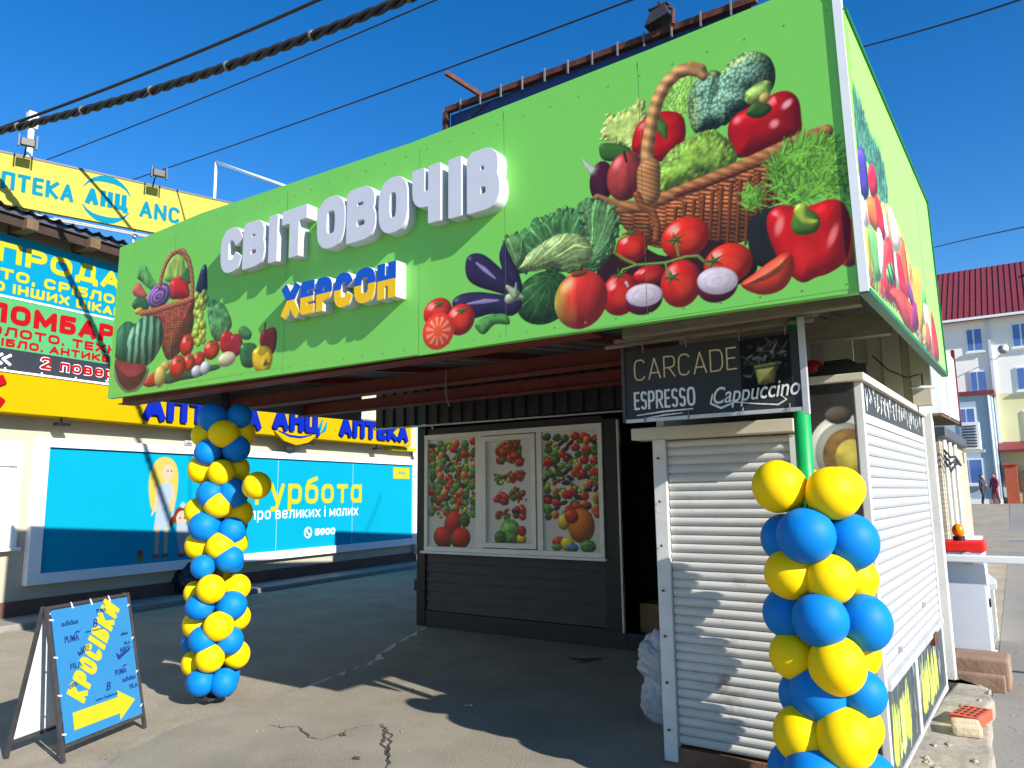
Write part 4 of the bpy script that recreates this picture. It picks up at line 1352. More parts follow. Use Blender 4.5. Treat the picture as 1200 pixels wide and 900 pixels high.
b = MB()
prof = []
x = -7.28
while x < -2.1:
    prof += [(x, 0, 0), (x + .07, 0, 0), (x + .09, -.03, 0), (x + .15, -.03, 0), (x + .17, 0, 0)]
    x += .19
b.strip(prof, (0, -.16, 2.50), (0, -.16, 3.09))
b.build('corrugated_band', M['black_sheet'], kiosk)
MB().tube([(-7.3, -.2, 2.49), (-2.2, -.2, 2.46)], .012).build('band_trim', M['galv'], kiosk, smooth=True)
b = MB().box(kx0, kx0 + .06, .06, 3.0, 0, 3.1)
b.box(kx0, -1.6, 3.0, 3.06, 0, 3.1)
b.box(-1.65, -1.6, 0.1, 3.0, 0, 3.099)
b.build('inner_wall', M['inside_wall'], kiosk)
MB().box(-2.3, -1.6, .02, .08, .17, 3.09).build('front_panel', M['black_sheet'], kiosk)  # unseen panel added to keep the sun out of the doorway
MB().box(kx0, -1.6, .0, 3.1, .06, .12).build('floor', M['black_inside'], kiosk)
MB().box(-7.3, -1.6, -.12, 3.2, 3.1, 3.17).build('roof', M['roof_sheet'], kiosk)
MB().box(kx0, -3.2, 2.4, 5.6, 3.171, 4.15).build('shadow_block', M['black_sheet'], kiosk)  # unseen block added behind the sign to cast the shadow on the pharmacy
MB().box(kx0, -3.2, 3.1, 5.6, 0, 3.09).build('shadow_block_base', M['black_sheet'], kiosk)  # lower half of the added shadow caster
MB().box(kx0 - .09, kx0 - .04, -.03, .02, .42, .56).build('hinge', M['black_sheet'], kiosk, .004)
b = MB().box(-3.755, -3.735, -.045, -.01, .17, 2.4)
b.build('door_jamb', M['galv'], kiosk)
MB().box(-3.7, -3.45, .25, .3, 2.2, 2.3).build('lamp_panel', M['text_yellow'], kiosk)
# window
wx0, wx1, wz0, wz1 = -6.501, -3.933, .925, 2.375
win = MB()
fr = .055
win.prism([(wx0, wz0), (wx1, wz0), (wx1, wz0 + fr), (wx0, wz0 + fr)], -.06, 0)
win.prism([(wx0, wz1 - fr), (wx1, wz1 - fr), (wx1, wz1), (wx0, wz1)], -.06, 0)
cuts = [wx0, -5.677, -5.585, -4.785, -4.714, wx1]
for xa, xb in ((wx0, wx0 + .05), (cuts[1], cuts[2]), (cuts[3], cuts[4]), (wx1 - .05, wx1)):
    win.box(xa, xb, -.058, -.001, wz0 + fr + .001, wz1 - fr - .001)
window = win.build('window', M['pvc'], kiosk)
sa = MB()
xa, xb = cuts[2] + .012, cuts[3] - .012
sa.box(xa, xb, -.075, -.02, wz0 + fr + .012, wz0 + fr + .07).box(xa, xb, -.075, -.02, wz1 - fr - .07, wz1 - fr - .012)
sa.box(xa, xa + .06, -.073, -.02, wz0 + fr + .071, wz1 - fr - .071).box(xb - .06, xb, -.073, -.02, wz0 + fr + .071, wz1 - fr - .071)
sa.build('sash', M['pvc'], window)
MB().box(wx0 - .03, wx1 + .03, -.10, -.0, wz0 - .03, wz0 - .001).build('sill', M['pvc'], window, .005)

def veg(a, kind, x, y, r, q):
    e = (x, y, r, r * q.uniform(.75, 1.0))
    if kind == 0:
        a.tomato(e, (200, 34, 26), True, int(q.random() * 99))
    elif kind == 1:
        a.ell(e, (196, 60, 40), .3)
        a.ell((x + r * .8, y - r * .2, r * .7, r * .7), (150, 24, 30), .3)
    elif kind == 2:
        a.cabbage(e, (96, 150, 74))
    elif kind == 3:
        a.ell((x, y, r * 1.15, r * .5), (54, 36, 66), .3, None, q.uniform(-1, 1))
    elif kind == 4:
        a.ell((x, y, r * 1.1, r * .42), (70, 120, 54), .25, None, q.uniform(-1, 1))
        a.ell((x + r * .4, y - r * .4, r * .6, r * .55), (206, 190, 60), .25)
    elif kind == 5:
        for i in range(9):
            a.ell((x + q.gauss(0, r * .4), y + q.gauss(0, r * .35), r * .33, r * .33), q.choice([(180, 30, 40), (206, 50, 44), (120, 24, 50), (80, 120, 50)]), .3)
    elif kind == 6:
        a.poly([(x - r, y), (x - r * .4, y + r * .7), (x + r * .5, y + r * .8), (x + r, y + r * .1), (x + r * .4, y - r * .7), (x - r * .5, y - r * .6)], (70, 110, 60), r * .6, .1, lambda X, Y: .5 + .9 * fbm(X * 30, Y * 30, 3))
    else:
        a.ell((x, y, r * .8, r), (206, 150, 60), .3)
        a.ell((x + r * .5, y, r * .6, r * .8), (210, 80, 40), .3)
def pane_art(x0, x1, z0, z1, sd, seq):
    a = Art(x0, z0, x1, z1, .0085, (205, 203, 201))
    q = random.Random(sd)
    w = x1 - x0
    z = z1 - .08
    row = 0
    while z > z0 + .36:
        n = 6 if row % 2 == 0 else 7
        for i in range(n):
            veg(a, q.choice(seq), x0 + w * (i + .5) / n + q.gauss(0, .012), z + q.gauss(0, .012), w / n * .48, q)
        z -= .066
        row += 1
    return a
gy = -.028
p1 = pane_art(wx0 + .05, cuts[1], wz0 + fr, wz1 - fr, 3, [0, 1, 2, 3, 4, 5, 6, 6, 7, 2])
c1 = (wx0 + .05 + cuts[1]) / 2
for dx, dz, ro in ((.02, .30, .9), (-.14, .12, -.3), (.14, .12, .2)):
    e = (c1 + dx, wz0 + fr + dz, .145, .12)
    p1.ell((e[0] - .01, e[1] - .012, e[2] * 1.08, e[3] * 1.08), (70, 120, 66), .1, None, ro)
    p1.ell(e, (206, 46, 44), .05, None, ro)
p1.cabbage((c1 + .2, wz0 + fr + .33, .08, .09), (60, 110, 60))
p1.mesh('pane_print', window, gy, PRINT)
p2 = Art(cuts[2] + .072, wz0 + fr + .071, cuts[3] - .072, wz1 - fr - .071, .0085, (205, 205, 205))
c2 = (cuts[2] + cuts[3]) / 2
q = random.Random(8)
def heap(cx, cz, rw, rh, n, kinds):
    for i in range(n):
        veg(p2, q.choice(kinds), cx + q.uniform(-rw, rw), cz + q.uniform(-rh, rh), .05, q)
heap(c2, 2.10, .16, .12, 70, [0, 1, 5, 6, 6, 2])
heap(c2 + .1, 1.82, .08, .04, 12, [0, 5]); heap(c2 - .1, 1.80, .09, .05, 12, [4, 6, 4, 5])
heap(c2 - .12, 1.57, .08, .04, 10, [0, 0, 1]); heap(c2 + .1, 1.60, .09, .05, 12, [5, 6])
heap(c2 - .12, 1.38, .08, .04, 9, [6, 2, 5]); heap(c2 + .13, 1.40, .06, .06, 12, [3, 6, 0])
p2.cabbage((c2 + .0, 1.17, .15, .16), (110, 168, 84)); p2.cabbage((c2 - .14, 1.11, .09, .08), (70, 120, 60))
p2.ell((c2 + .16, 1.10, .07, .06), (230, 190, 50), .3); p2.ell((c2 + .17, 1.19, .06, .06), (180, 40, 40), .3)
p2.mesh('pane_print', window, -.032, PRINT)
p3 = pane_art(cuts[4], wx1 - .05, wz0 + fr, wz1 - fr, 12, [1, 2, 3, 3, 4, 5, 6, 6, 7, 0])
c3 = (cuts[4] + wx1 - .05) / 2
p3.ell((c3 + .12, 1.26, .17, .19), (220, 120, 50), .2); p3.ell((c3 - .1, 1.30, .08, .09), (232, 200, 60), .3)
p3.ell((c3 - .0, 1.36, .09, .08), (206, 60, 40), .3); p3.ell((c3 - .16, 1.08, .1, .06), (200, 60, 40), .3); p3.ell((c3 - .06, 1.06, .09, .08), (236, 206, 60), .3)
p3.ell((c3 + .0, 1.02, .08, .05), (70, 130, 170), .2); p3.cabbage((c3 + .2, 1.04, .1, .07), (80, 140, 70)); p3.ell((c3 - .2, 1.02, .07, .04), (90, 150, 70), .2)
p3.mesh('pane_print', window, gy, PRINT)

t = thing('cardboard_box', 'brown cardboard box just inside the dark doorway', 'box', (-3.40, 7.72, .12))
MB().box(-.26, .26, -.2, .2, 0, .33).build('body', M['cardboard'], t, .004)
MB().prism([(.05, .33), (.055, .33), (-.02, .56), (-.025, .56)], -.2, .2).build('flap', M['cardboard'], t)

def lump(name, label, x, y, r, h, m, sd, cat, dx=0, z0=0.0):
    bm = bmesh.new()
    bmesh.ops.create_icosphere(bm, subdivisions=5, radius=1)
    q = np.random.RandomState(sd)
    o1, o2 = q.rand(2) * 50
    for v in bm.verts:
        n_ = v.co.normalized()
        a = math.atan2(n_.y, n_.x)
        k = 1 + .34 * (fbm(np.array([[n_.x * 2.1 + o1]]), np.array([[n_.z * 2.1 + n_.y * 1.7 + o2]]), 4)[0, 0] - .5)
        for fq_, am_ in ((2.2, .16), (4.6, .10), (9.0, .05)):
            nv2 = fbm(np.array([[a * fq_ * .55 + o1 + 3 * n_.z]]), np.array([[n_.z * fq_ + o2 + n_.x]]), 2)[0, 0]
            k -= am_ * (abs(2 * nv2 - 1) ** .6 - .5)
        v.co = Vector((n_.x * r * k, n_.y * r * k, n_.z * h * k + (0.22 * h * max(0, n_.z - .8) / .2)))
    zmin = min(v.co.z for v in bm.verts)
    for v in bm.verts:
        v.co.z = max(v.co.z - zmin - .04, .0)
    me = bpy.data.meshes.new(name)
    bm.to_mesh(me)
    bm.free()
    for p in me.polygons:
        p.use_smooth = True
    me.materials.append(M[m])
    o = link(name, me)
    o.location = (x, y, z0)
    tag(o, label, cat)
    return o
lump('plastic_bag', 'lower crumpled white plastic bag on the ground beside the roller shutter', -2.37, 5.2, .15, .19, 'bag_white', 4, 'bag')
lump('plastic_bag', 'upper crumpled white plastic bag resting on another bag beside the shutter', -2.40, 5.22, .15, .16, 'bag_white', 9, 'bag', z0=.30)

# ------------------------------------------------------------------ coffee kiosk with roller shutters
cx0, cx1, cy, cy1 = -2.03, -.80, 4.48, 7.05
coffee = thing('coffee_kiosk', 'white framed coffee kiosk with closed roller shutters and a dark cup poster', 'kiosk', (0, cy, 0))
def shutter(x0, x1, z0, z1, pitch, dep):
    b = MB()
    prof = []
    z = z0
    while z < z1 - 1e-6:
        zz = min(z + pitch, z1)
        for k in range(6):
            f = k / 5
            prof.append((0, -dep * max(0, math.sin(math.pi * f)) ** .7, z + (zz - z) * f * .90))
        prof.append((0, max(dep * .8, .009), z + (zz - z) * .92))
        prof.append((0, max(dep * .8, .009), z + (zz - z) * .98))
        z = zz
    b.strip(prof, (x0, 0, 0), (x1, 0, 0))
    return b
sx1 = -1.19
f = shutter(cx0 + .09, sx1, .12, 1.93, .0535, .011).build('shutter', M['shutter_front'], coffee)
f.location = (0, -.01, 0)
MB().box(cx0, cx0 + .085, -.045, .03, 0.02, 1.96).build('guide_rail', M['white_paint'], coffee, .004)
MB().box(sx1, sx1 + .06, -.03, .03, 0.02, 1.93).build('guide_rail', M['white_paint'], coffee, .004)
bo = MB()
for k in range(7):
    bo.tube([(cx0 + .04, -.062, .2 + k * .27), (cx0 + .04, -.053, .2 + k * .27)], .008, 8)
bo.build('bolt', M['rust'], coffee)
MB().box(cx0 - .10, sx1 + .06, -.14, .02, 1.935, 2.01).build('shutter_box', M['cream_paint'], coffee, .006)
MB().box(cx0, sx1 + .06, -.03, .04, 0.0, .10).build('base_board', M['wood_base'], coffee)
MB().box(sx1 + .06, cx1 - .03, -.02, .03, 0, 2.2).build('front_panel', M['poster_dark'], coffee)
MB().box(cx0, cx0 + .05, .03, cy1 - cy, 0, 2.2).build('side_wall', M['white_paint'], coffee)
MB().box(cx0 + .06, cx1 - .04, .05, 2.5, .0, .05).build('floor', M['black_inside'], coffee)
MB().box(cx0 - .02, cx1 + .035, -.05, cy1 - cy + .02, 2.2, 2.245).build('roof_slab', M['cream_paint'], coffee, .006)
MB().box(cx0 + .06, cx1 - .06, 2.45, 2.5, 0, 2.2).build('back_wall', M['white_paint'], coffee)
MB().box(-1.0, -.95, 2.51, 2.95, 0, 2.98).build('sun_block_panel', M['white_paint'], coffee)  # unseen plate added to block sun heading for the dark kiosk's doorway
# cup poster on the front
ax0, ax1 = sx1 + .07, cx1 - .035
a = Art(ax0, .2, ax1, 2.18, .0055, (52, 48, 46))
w_ = a.win(ax0, .2, ax1, 2.18)
a.put(w_, np.ones(a.U.shape), (.17 + .10 * fbm(a.U * 5, a.V * 3, 3))[..., None] * np.array((1, .95, .92)))
cc = (-0.896,1.813)
a.ell((cc[0], cc[1], .19, .21), (196, 196, 188), .1, None, 0, .7)
a.ell((cc[0] + .0, cc[1] - .01, .155, .175), (150, 150, 142), .0, None, 0, .6)
a.ell((cc[0] + .02, cc[1] - .02, .135, .15), (116, 88, 52), .0, lambda X, Y: .7 + .6 * fbm(X * 22, Y * 22, 3), 0, .7)
a.ell((cc[0] + .035, cc[1] - .03, .085, .10), (206, 186, 84), .0, lambda X, Y: .7 + .5 * fbm(X * 14, Y * 14, 3), 0, .7)
a.ell((cc[0] - .02, 2.02, .07, .05), (96, 86, 80), .0)
for k in range(9):
    a.flat([(ax0 + .02, 1.1 - k * .09), (ax1 - .02, 1.12 - k * .09), (ax1 - .02, 1.127 - k * .09), (ax0 + .02, 1.107 - k * .09)], (110, 100, 92))
for k in range(40):
    q = random.Random(k)
    x, z = q.uniform(ax0 + .03, ax1 - .05), q.uniform(.3, 1.25)
    a.line([(x, z), (x + q.uniform(-.03, .04), z + q.uniform(-.03, .03))], .003, (190, 184, 176), 0, None, .95)
a.mesh('cup_poster', coffee, -.0225, PRINT)
lettering('К', -1.103, -1.075, 2.188, .08, .006, M['chalk_white'], coffee, -.024, .002)
# right-hand side of the coffee kiosk
cs = thing('side_anchor', '', '', (0, 0, 0))
bpy.data.objects.remove(cs)
def side(o):
    o.rotation_euler = (0, 0, R(90))
    o.location = (cx1, 0, 0)
    return o
L = cy1 - cy
side(MB().box(.0, .05, -.012, .03, 0, 2.2).build('side_post', M['white_paint'], coffee, .004))
side(MB().box(L - .06, L, -.012, .03, 0, 2.2).build('side_post', M['white_paint'], coffee, .004))
side(MB().box(.05, L - .06, -.006, .03, 1.98, 2.03).build('side_rail', M['white_paint'], coffee, .004))
side(MB().box(.05, L - .06, -.004, .03, 2.03, 2.2).build('side_fascia', M['poster_dark'], coffee))
sh = side(shutter(.06, L - .07, .60, 1.98, .06, .006).build('side_shutter', M['shutter_side'], coffee))
side(MB().box(.05, L - .06, -.03, .0, .555, .605).build('shutter_bar', M['galv'], coffee, .004))
side(MB().box(.05, L - .06, -.02, .02, .0, .09).build('side_rail', M['white_paint'], coffee, .004))
for x in (1.05,):
    side(MB().box(x, x + .08, -.014, .02, .09, .555).build('side_post', M['white_paint'], coffee, .004))
side(MB().box(L - .75, L - .6, -.04, .0, .50, .58).build('latch', M['rust'], coffee, .004))
for k, (x, z) in enumerate(((.5, .68), (1.6, .80))):
    side(MB().box(x, x + .05, -.03, -.005, z, z + .025).build('shutter_lock', M['galv'], coffee, .003))
for x0, x1, sd in ((.06, 1.04, 2), (1.14, L - .07, 5)):
    a = Art(x0, .10, x1, .55, .011, (62, 74, 80))
    q = random.Random(sd)
    for k in range(26):
        x, z = q.uniform(x0, x1), q.uniform(.1, .5)
        a.line([(x, z), (x + q.uniform(-.06, .06), z + q.uniform(.03, .16))], q.uniform(.006, .016), q.choice([(150, 160, 160), (40, 50, 56), (100, 116, 110)]), 0, None, .95)
    w0 = x1 - x0
    for k in range(60):
        x = x0 + w0 * (.08 + .6 * q.random())
        z = .16 + q.random() * .1
        a.line([(x, z), (x + q.uniform(-.03, .03), z + q.uniform(.12, .26))], [q.uniform(.01, .03), .006], q.choice([(206, 226, 84), (190, 214, 70), (220, 232, 120), (150, 170, 60), (60, 84, 50)]), 0, None, .95)
    side(a.mesh('window_film', coffee, -.008, PRINT))
ch2 = []
q = random.Random(21)
for k in range(20):
    x = .12 + k * .115
    z = 2.065 + q.random() * .04
    for s2 in range(3):
        ch2 += taper([(x + q.uniform(0, .08), z + q.uniform(-.02, .1)), (x + q.uniform(0, .08), z + q.uniform(-.02, .1)), (x + q.uniform(0, .08), z + q.uniform(0, .1))], [.004, .006, .003], .004)
side(loops_mesh('chalk_writing', [lp for lp in ch2], .001, -.006, M['chalk_white'], coffee))

# clutter on the coffee kiosk roof
t = thing('crate', 'flat dark crate with goods on the roof of the coffee kiosk', 'crate', (-1.06, 5.0, 2.245), R(8))
MB().box(-.22, .22, -.15, .15, 0, .012).box(-.22, .22, -.15, -.135, .012, .12).box(-.22, .22, .135, .15, .012, .12).box(-.22, -.205, -.134, .134, .012, .12).box(.205, .22, -.134, .134, .012, .12).build('tray', M['black_plastic'], t, .003)
MB().prism([(-.02, .04), (.2, .04), (.21, .10), (.12, .16), (-.02, .155)], -.12, .12).build('packet', M['black_sheet'], t, .01)
o = MB().ball((0, 0, .06), .075, .06, .062).build('red_sack', mk('sack', rgb(150, 22, 34), .5, .3, 30, .4), None, smooth=True)
o.location = (-1.25, 4.92, 2.40)
o.parent = t; o.location = (-.09, -.10, .05)
t = thing('wood_block', 'small raw wooden block lying before the dark crate on the roof', 'block', (-1.075, 4.66, 2.245), R(12))
MB().box(-.03, .03, -.02, .02, 0, .03).build('block', M['timber'], t, .003)
MB().box(-.10, -.03, -.012, .012, 0, .012).build('chip', M['timber'], t)

# coffee board hung under the canopy
by = 3.93
board = thing('coffee_board', 'black chalkboard banner reading espresso and cappuccino above the front shutter', 'sign', (0, by, 0))
bx0, bx1 = -1.953, -0.969
bz0, bz1 = 2.026, 2.423
MB().box(bx0, bx1, 0, .012, bz0, bz1).build('panel', M['chalkboard'], board)
MB().box(bx0 - .02, bx0, -.01, .02, bz0 - .02, bz1 + .02).build('frame_bar', M['dark_steel'], board, .002)
MB().box(bx1, bx1 + .03, -.01, .02, bz0 - .04, bz1 + .06).build('frame_bar', M['galv'], board, .002)
MB().box(bx0, bx1, -.008, .018, bz0 - .022, bz0 - .002).build('frame_bar', M['galv'], board, .002)
lettering('CARCADE', -1.895, -1.292, 2.243, .123, .004, M['chalk_cream'], board, -.001, .0015, .22, .012)
lettering('ESPRESSO', -1.902, -1.532, 2.075, .105, .0062, M['chalk_white'], board, -.001, .0015, .14, .0)
latin('Cappuccino', -1.442, 2.073, .09, M['chalk_white'], board, -.001, .32, .455, .0008, .04)
sw = taper([(-1.435,2.128), (-1.447,2.078), (-1.392,2.05), (-1.312,2.076), (-1.209,2.059), (-1.091,2.045), (-1.047,2.068), (-1.079,2.097)], [.003, .005, .006, .003, .003, .004, .003, .002], .005)
loops_mesh('flourish', sw, .0015, -.001, M['chalk_white'], board)
sw = taper([(-1.884,2.044), (-1.71,2.056), (-1.55,2.058)], [.003, .005, .003], .003) + taper([(-1.858,2.022), (-1.711,2.036), (-1.61,2.039)], [.002, .004, .002], .003)
loops_mesh('underline', sw, .0015, -.001, M['chalk_white'], board)
pc = (-1.144,2.246)
a = Art(pc[0] - .13, pc[1] - .15, pc[0] + .13, pc[1] + .16, .006, (30, 29, 29))
for k in range(70):
    q = random.Random(k + 50)
    an = q.uniform(0, 2 * math.pi)
    r_ = q.uniform(.02, .12)
    x, z = pc[0] + math.cos(an) * r_, pc[1] + .03 + math.sin(an) * r_
    a.line([(x, z), (x + q.gauss(0, .025), z + q.gauss(0, .025))], [.006, .002], q.choice([(70, 72, 70), (46, 52, 48), (110, 110, 106)]), 0, None, .95)
a.poly([(pc[0] - .055, pc[1] + .0), (pc[0] + .055, pc[1] + .005), (pc[0] + .042, pc[1] - .085), (pc[0] - .04, pc[1] - .09)], (196, 184, 104), .05, 0, None, False)
a.poly([(pc[0] - .06, pc[1] + .015), (pc[0] + .06, pc[1] + .02), (pc[0] + .058, pc[1] - .004), (pc[0] - .058, pc[1] - .01)], (130, 124, 80), .02, 0, None, False)
a.mesh('plant_picture', board, -.0015, PRINT_MATT)
for x in (bx0 + .12, bx0 + .38, bx0 + .68, bx0 + .92):
    MB().tube([(x, .0, bz1 - .02), (x + .005, -.02, bz1 + .02), (x, .05, 2.475)], .0035, 6).build('tie', M['tie'], board)
    MB().tube([(x, -.004, bz0 + .02), (x + .002, -.016, bz0 + .0), (x, -.012, bz0 - .022)], .0035, 6).build('tie', M['tie'], board)

# ------------------------------------------------------------------ things behind and right of the coffee kiosk
clad = thing('cladding_wall', 'cream vertical cladding wall standing behind the coffee kiosk roof', 'wall', (0, 6.55, 0))
b = MB()
for x in (-1.75, -1.42, -1.09):
    b.box(x, x + .22, 0, .03, 2.245, 2.96).box(x + .22, x + .33, .04, .06, 2.245, 2.96)
b.build('cladding', M['cream_paint'], clad)
for k, (x, w) in enumerate(((-.98, .13), (-.79, .13))):
    MB().box(x, x + w, -.03, .05, 2.245, 2.97).build('post', M['cream_paint'], clad, .004)

post = thing('white_post', 'tall white square post at the back corner of the coffee kiosk', 'post', (-.81, 7.3, 0))
MB().box(-.06, .06, -.06, .06, .012, 2.25).build('shaft', M['white_paint'], post, .006)
MB().box(-.075, .075, -.075, .075, 0, .012).build('base_plate', M['galv'], post)

aw = thing('white_awning', 'white boxed awning with a plank underside, behind the end sign', 'awning', (-.68, 0, 0))
bb = MB().add([(0, 7.42, 2.26), (0, 9.0, 2.30), (0, 9.0, 2.95), (0, 7.42, 2.9), (-.9, 7.42, 2.26), (-.9, 9.0, 2.3), (-.9, 9.0, 2.95), (-.9, 7.42, 2.9)],
              [(0, 1, 2, 3), (5, 4, 7, 6), (0, 3, 7, 4), (1, 5, 6, 2), (3, 2, 6, 7)])
bb.build('box', M['trim_white'], aw)
b = MB()
for k in range(8):
    y = 7.3 + k * .21
    b.box(-.9, -.0, y, y + .195, 2.228 + k * .005, 2.248 + k * .005)
b.build('underside', M['eave_wood'], aw)
MB().box(-.02, .012, 9.0, 9.05, 2.25, 3.05).build('end_trim', M['red_steel'], aw)
MB().box(.001, .012, 7.9, 7.92, 2.25, 2.92).build('seam', M['galv'], aw)
t = thing('lamp_bracket', 'small tube lamp hanging on a wire below the end sign', 'lamp', (-.66, 6.25, 2.36))
MB().tube([(-.10, 0, .0), (.04, .1, .0)], .012).build('tube', M['galv'], t, smooth=True)
MB().tube([(-.03, .05, .0), (-.03, .05, .10)], .006).build('stem', M['dark_steel'], t)
t = tag(MB().tube([(-1.0, 6.2, 2.62), (-.9, 6.2, 2.5), (-.78, 6.22, 2.43), (-.70, 6.24, 2.45)], .005).build('sagging_wire', M['cable']), 'thin black wire sagging from the canopy to the tube lamp', 'wire')

bk = thing('brick_building', 'pale brick building end beyond the white post', 'building', (-1.46, 0, 0))
MB().box(-4.5, -.06, 15.5, 21, -.1, 2.55).build('wall', M['brick'], bk)
MB().box(-4.6, .06, 15.3, 21.2, 2.55, 2.72).build('roof', M['roof_sheet'], bk)
for k, (x, y) in enumerate(((.0, 15.7), (.0, 16.6), (.0, 17.6))):
    MB().tube([(x, y, 0), (x, y, 2.5)], .035).build('pipe', M['downpipe'], bk, smooth=True)
for k in range(3):
    MB().tube([(.02, 15.4, 2.3 - k * .1), (.04, 16.0, 2.2 - k * .13), (.03, 17.2, 2.25 - k * .06), (.03, 18.2, 2.1)], .02).build('cable', M['cable'], bk, smooth=True)
ac = thing('air_conditioner', 'white air conditioner unit mounted past the awning end', 'air conditioner', (-1.48, 20.1, 2.50))
MB().box(-.05, .34, -.15, .15, 0, .62).build('case', M['trim_white'], ac, .01)
g = MB()
for k in range(8):
    g.box(.0, .28, -.165, -.152, .06 + k * .065, .06 + k * .065 + .03)
g.build('grille', M['dark_steel'], ac)
MB().box(-.1, .4, -.14, .14, -.06, -.005).build('bracket', M['galv'], ac)

pw = thing('low_wall', 'low curved whitewashed wall behind the barrier cabinet', 'wall', (0, 0, 0))
pp = [(-1.45, 20.5), (-1.52, 18), (-1.35, 15), (-.98, 12.2), (-.72, 10.6), (-.70, 10.1)]
pts2 = smooth_poly(pp + pp[::-1][1:-1], 6)[:31]
def wall_along(p, w, z0, z1):
    b = MB()
    l, r_ = [], []
    for i, c in enumerate(p):
        d = Vector((p[min(i + 1, len(p) - 1)][0] - p[max(i - 1, 0)][0], p[min(i + 1, len(p) - 1)][1] - p[max(i - 1, 0)][1])).normalized()
        l.append((c[0] - d.y * w, c[1] + d.x * w))
        r_.append((c[0] + d.y * w, c[1] - d.x * w))
    return b.slab(l + r_[::-1], z0, z1)
wall_along(pp, .10, -.06, .50).build('wall', M['white_paint'], pw)
wall_along(pp, .13, .50, .56).build('coping', M['trim_white'], pw)

bar = thing('barrier', 'car park barrier with white cabinet, red cap and white arm', 'barrier', (-.70, 8.25, 0))
MB().box(-.15, .17, -.17, .17, .16, 1.04).build('cabinet', M['cabinet'], bar, .012)
MB().box(-.17, .19, -.19, .19, .10, .16).build('base', M['white_paint'], bar, .005)
MB().box(-.165, .185, -.185, .185, 1.04, 1.135).build('cap', M['red_cap'], bar, .02)
l_ = MB().tube([(-.02, -.02, 1.135), (-.02, -.02, 1.175)], .05, 14).build('lamp_base', M['black_plastic'], bar, smooth=False)
lb = MB().ball((-.02, -.02, 1.225), .052, .052, .065).build('lamp', M['orange_lamp'], bar, smooth=True)
MB().box(-.14, 4.0, -.26, -.20, .955, 1.02).build('arm', M['trim_white'], bar, .01)
MB().tube([(.05, -.2, .985), (.05, -.17, .985)], .06, 14).build('hub', M['galv'], bar)
MB().box(.172, .18, -.05, .05, .55, .62).build('lock', M['black_plastic'], bar)

t = thing('masonry_block', 'brown masonry block step below the barrier cabinet', 'block', (-.60, 7.95, 0))
MB().box(-.22, .20, -.32, .10, -.05, .20).build('step', M['brown_block'], t, .02)
MB().box(-.24, .17, -.42, -.325, -.05, .09).build('lower_step', M['brown_block'], t, .015)

q = random.Random(31)
bm = MB()
sp = [(-.78, 4.4), (-.42, 4.45), (-.41, 5.2), (-.44, 6.0), (-.50, 6.9), (-.57, 7.18), (-.70, 7.22), (-.76, 7.1)]
kb = thing('concrete_kerb', 'rough broken concrete kerb strip running beside the coffee kiosk', 'kerb', (0, 0, 0))
sl_ = MB().slab([(p[0] + q.gauss(0, .012), p[1]) for p in smooth_poly(sp, 4)], -.06, .085).build('slab', M['stone'], kb, .02)
for k in range(14):
    x, y = q.uniform(-.74, -.46), q.uniform(4.8, 7.0)
    lumpb = MB().ball((0, 0, 0), q.uniform(.01, .032), q.uniform(.012, .04), .014, 8, 5)
    lumpb.v = [(a_ * (1 + q.gauss(0, .2)), b_ * (1 + q.gauss(0, .2)), c_ * (1 + q.gauss(0, .25))) for a_, b_, c_ in lumpb.v]
    o = lumpb.build('rubble', M['stone'], kb)
    o.location = (x, y, .085)
br = thing('red_brick', 'perforated red brick lying on the concrete kerb', 'brick', (-.555, 6.02, .087), R(-12))
MB().box(-.085, .085, -.15, .15, 0, .065).build('body', M['red_brick'], br, .005)
ho = MB()
for i in range(4):
    for j in range(4):
        ho.box(-.068 + i * .037, -.046 + i * .037, -.12 + j * .065, -.08 + j * .065, .0645, .0665)
ho.build('holes', M['hole'], br)
o = MB().box(-.08, .08, -.09, .09, 0, .075).build('stone_block', M['pale_stone'], None, .02)
o.location = (-.56, 5.72, .085); o.rotation_euler = (0, 0, R(10))
tag(o, 'pale broken stone block lying in front of the red brick', 'stone')

# ------------------------------------------------------------------ houses beyond the road
HY = 50.0
hs_ = thing('apartment_house', 'cream three storey apartment house with a dark red tiled roof', 'house', (0, HY, 0))
MB().box(-12, 6, 0, 9, 6.9, 11.25).build('wall', M['house_grey'], hs_)
MB().box(-12, 6, .0, 9, .3, 6.899).build('wall', M['house_yellow'], hs_, label='pale yellow lower wall')
b = MB()
b.add([(-12.5, -.6, 11.3), (6.5, -.6, 11.3), (6.5, 4.5, 15.4), (-12.5, 4.5, 15.4), (-12.5, 9.6, 11.3), (6.5, 9.6, 11.3)], [(0, 1, 2, 3), (3, 2, 5, 4), (0, 3, 4), (1, 5, 2), (0, 4, 5, 1)])
rf = b.build('roof', M['roof_red'], hs_)
b = MB()
for k in range(64):
    x = -12.4 + k * .295
    b.beam((x, -.58, 11.34), (x, 4.45, 15.39), .07, .05, (0, 0, 1))
b.build('roof_rib', M['roof_red'], rf)
for x, y in ((1.2, 2.4), (1.4, 1.2)):
    MB().box(x, x + .5, y, y + .5, 11.8, 14.9 if y > 2 else 13.9).build('chimney', M['house_grey'], rf)
MB().box(-12.5, 6.5, -.66, -.58, 11.18, 11.32).build('gutter', M['trim_white'], hs_)
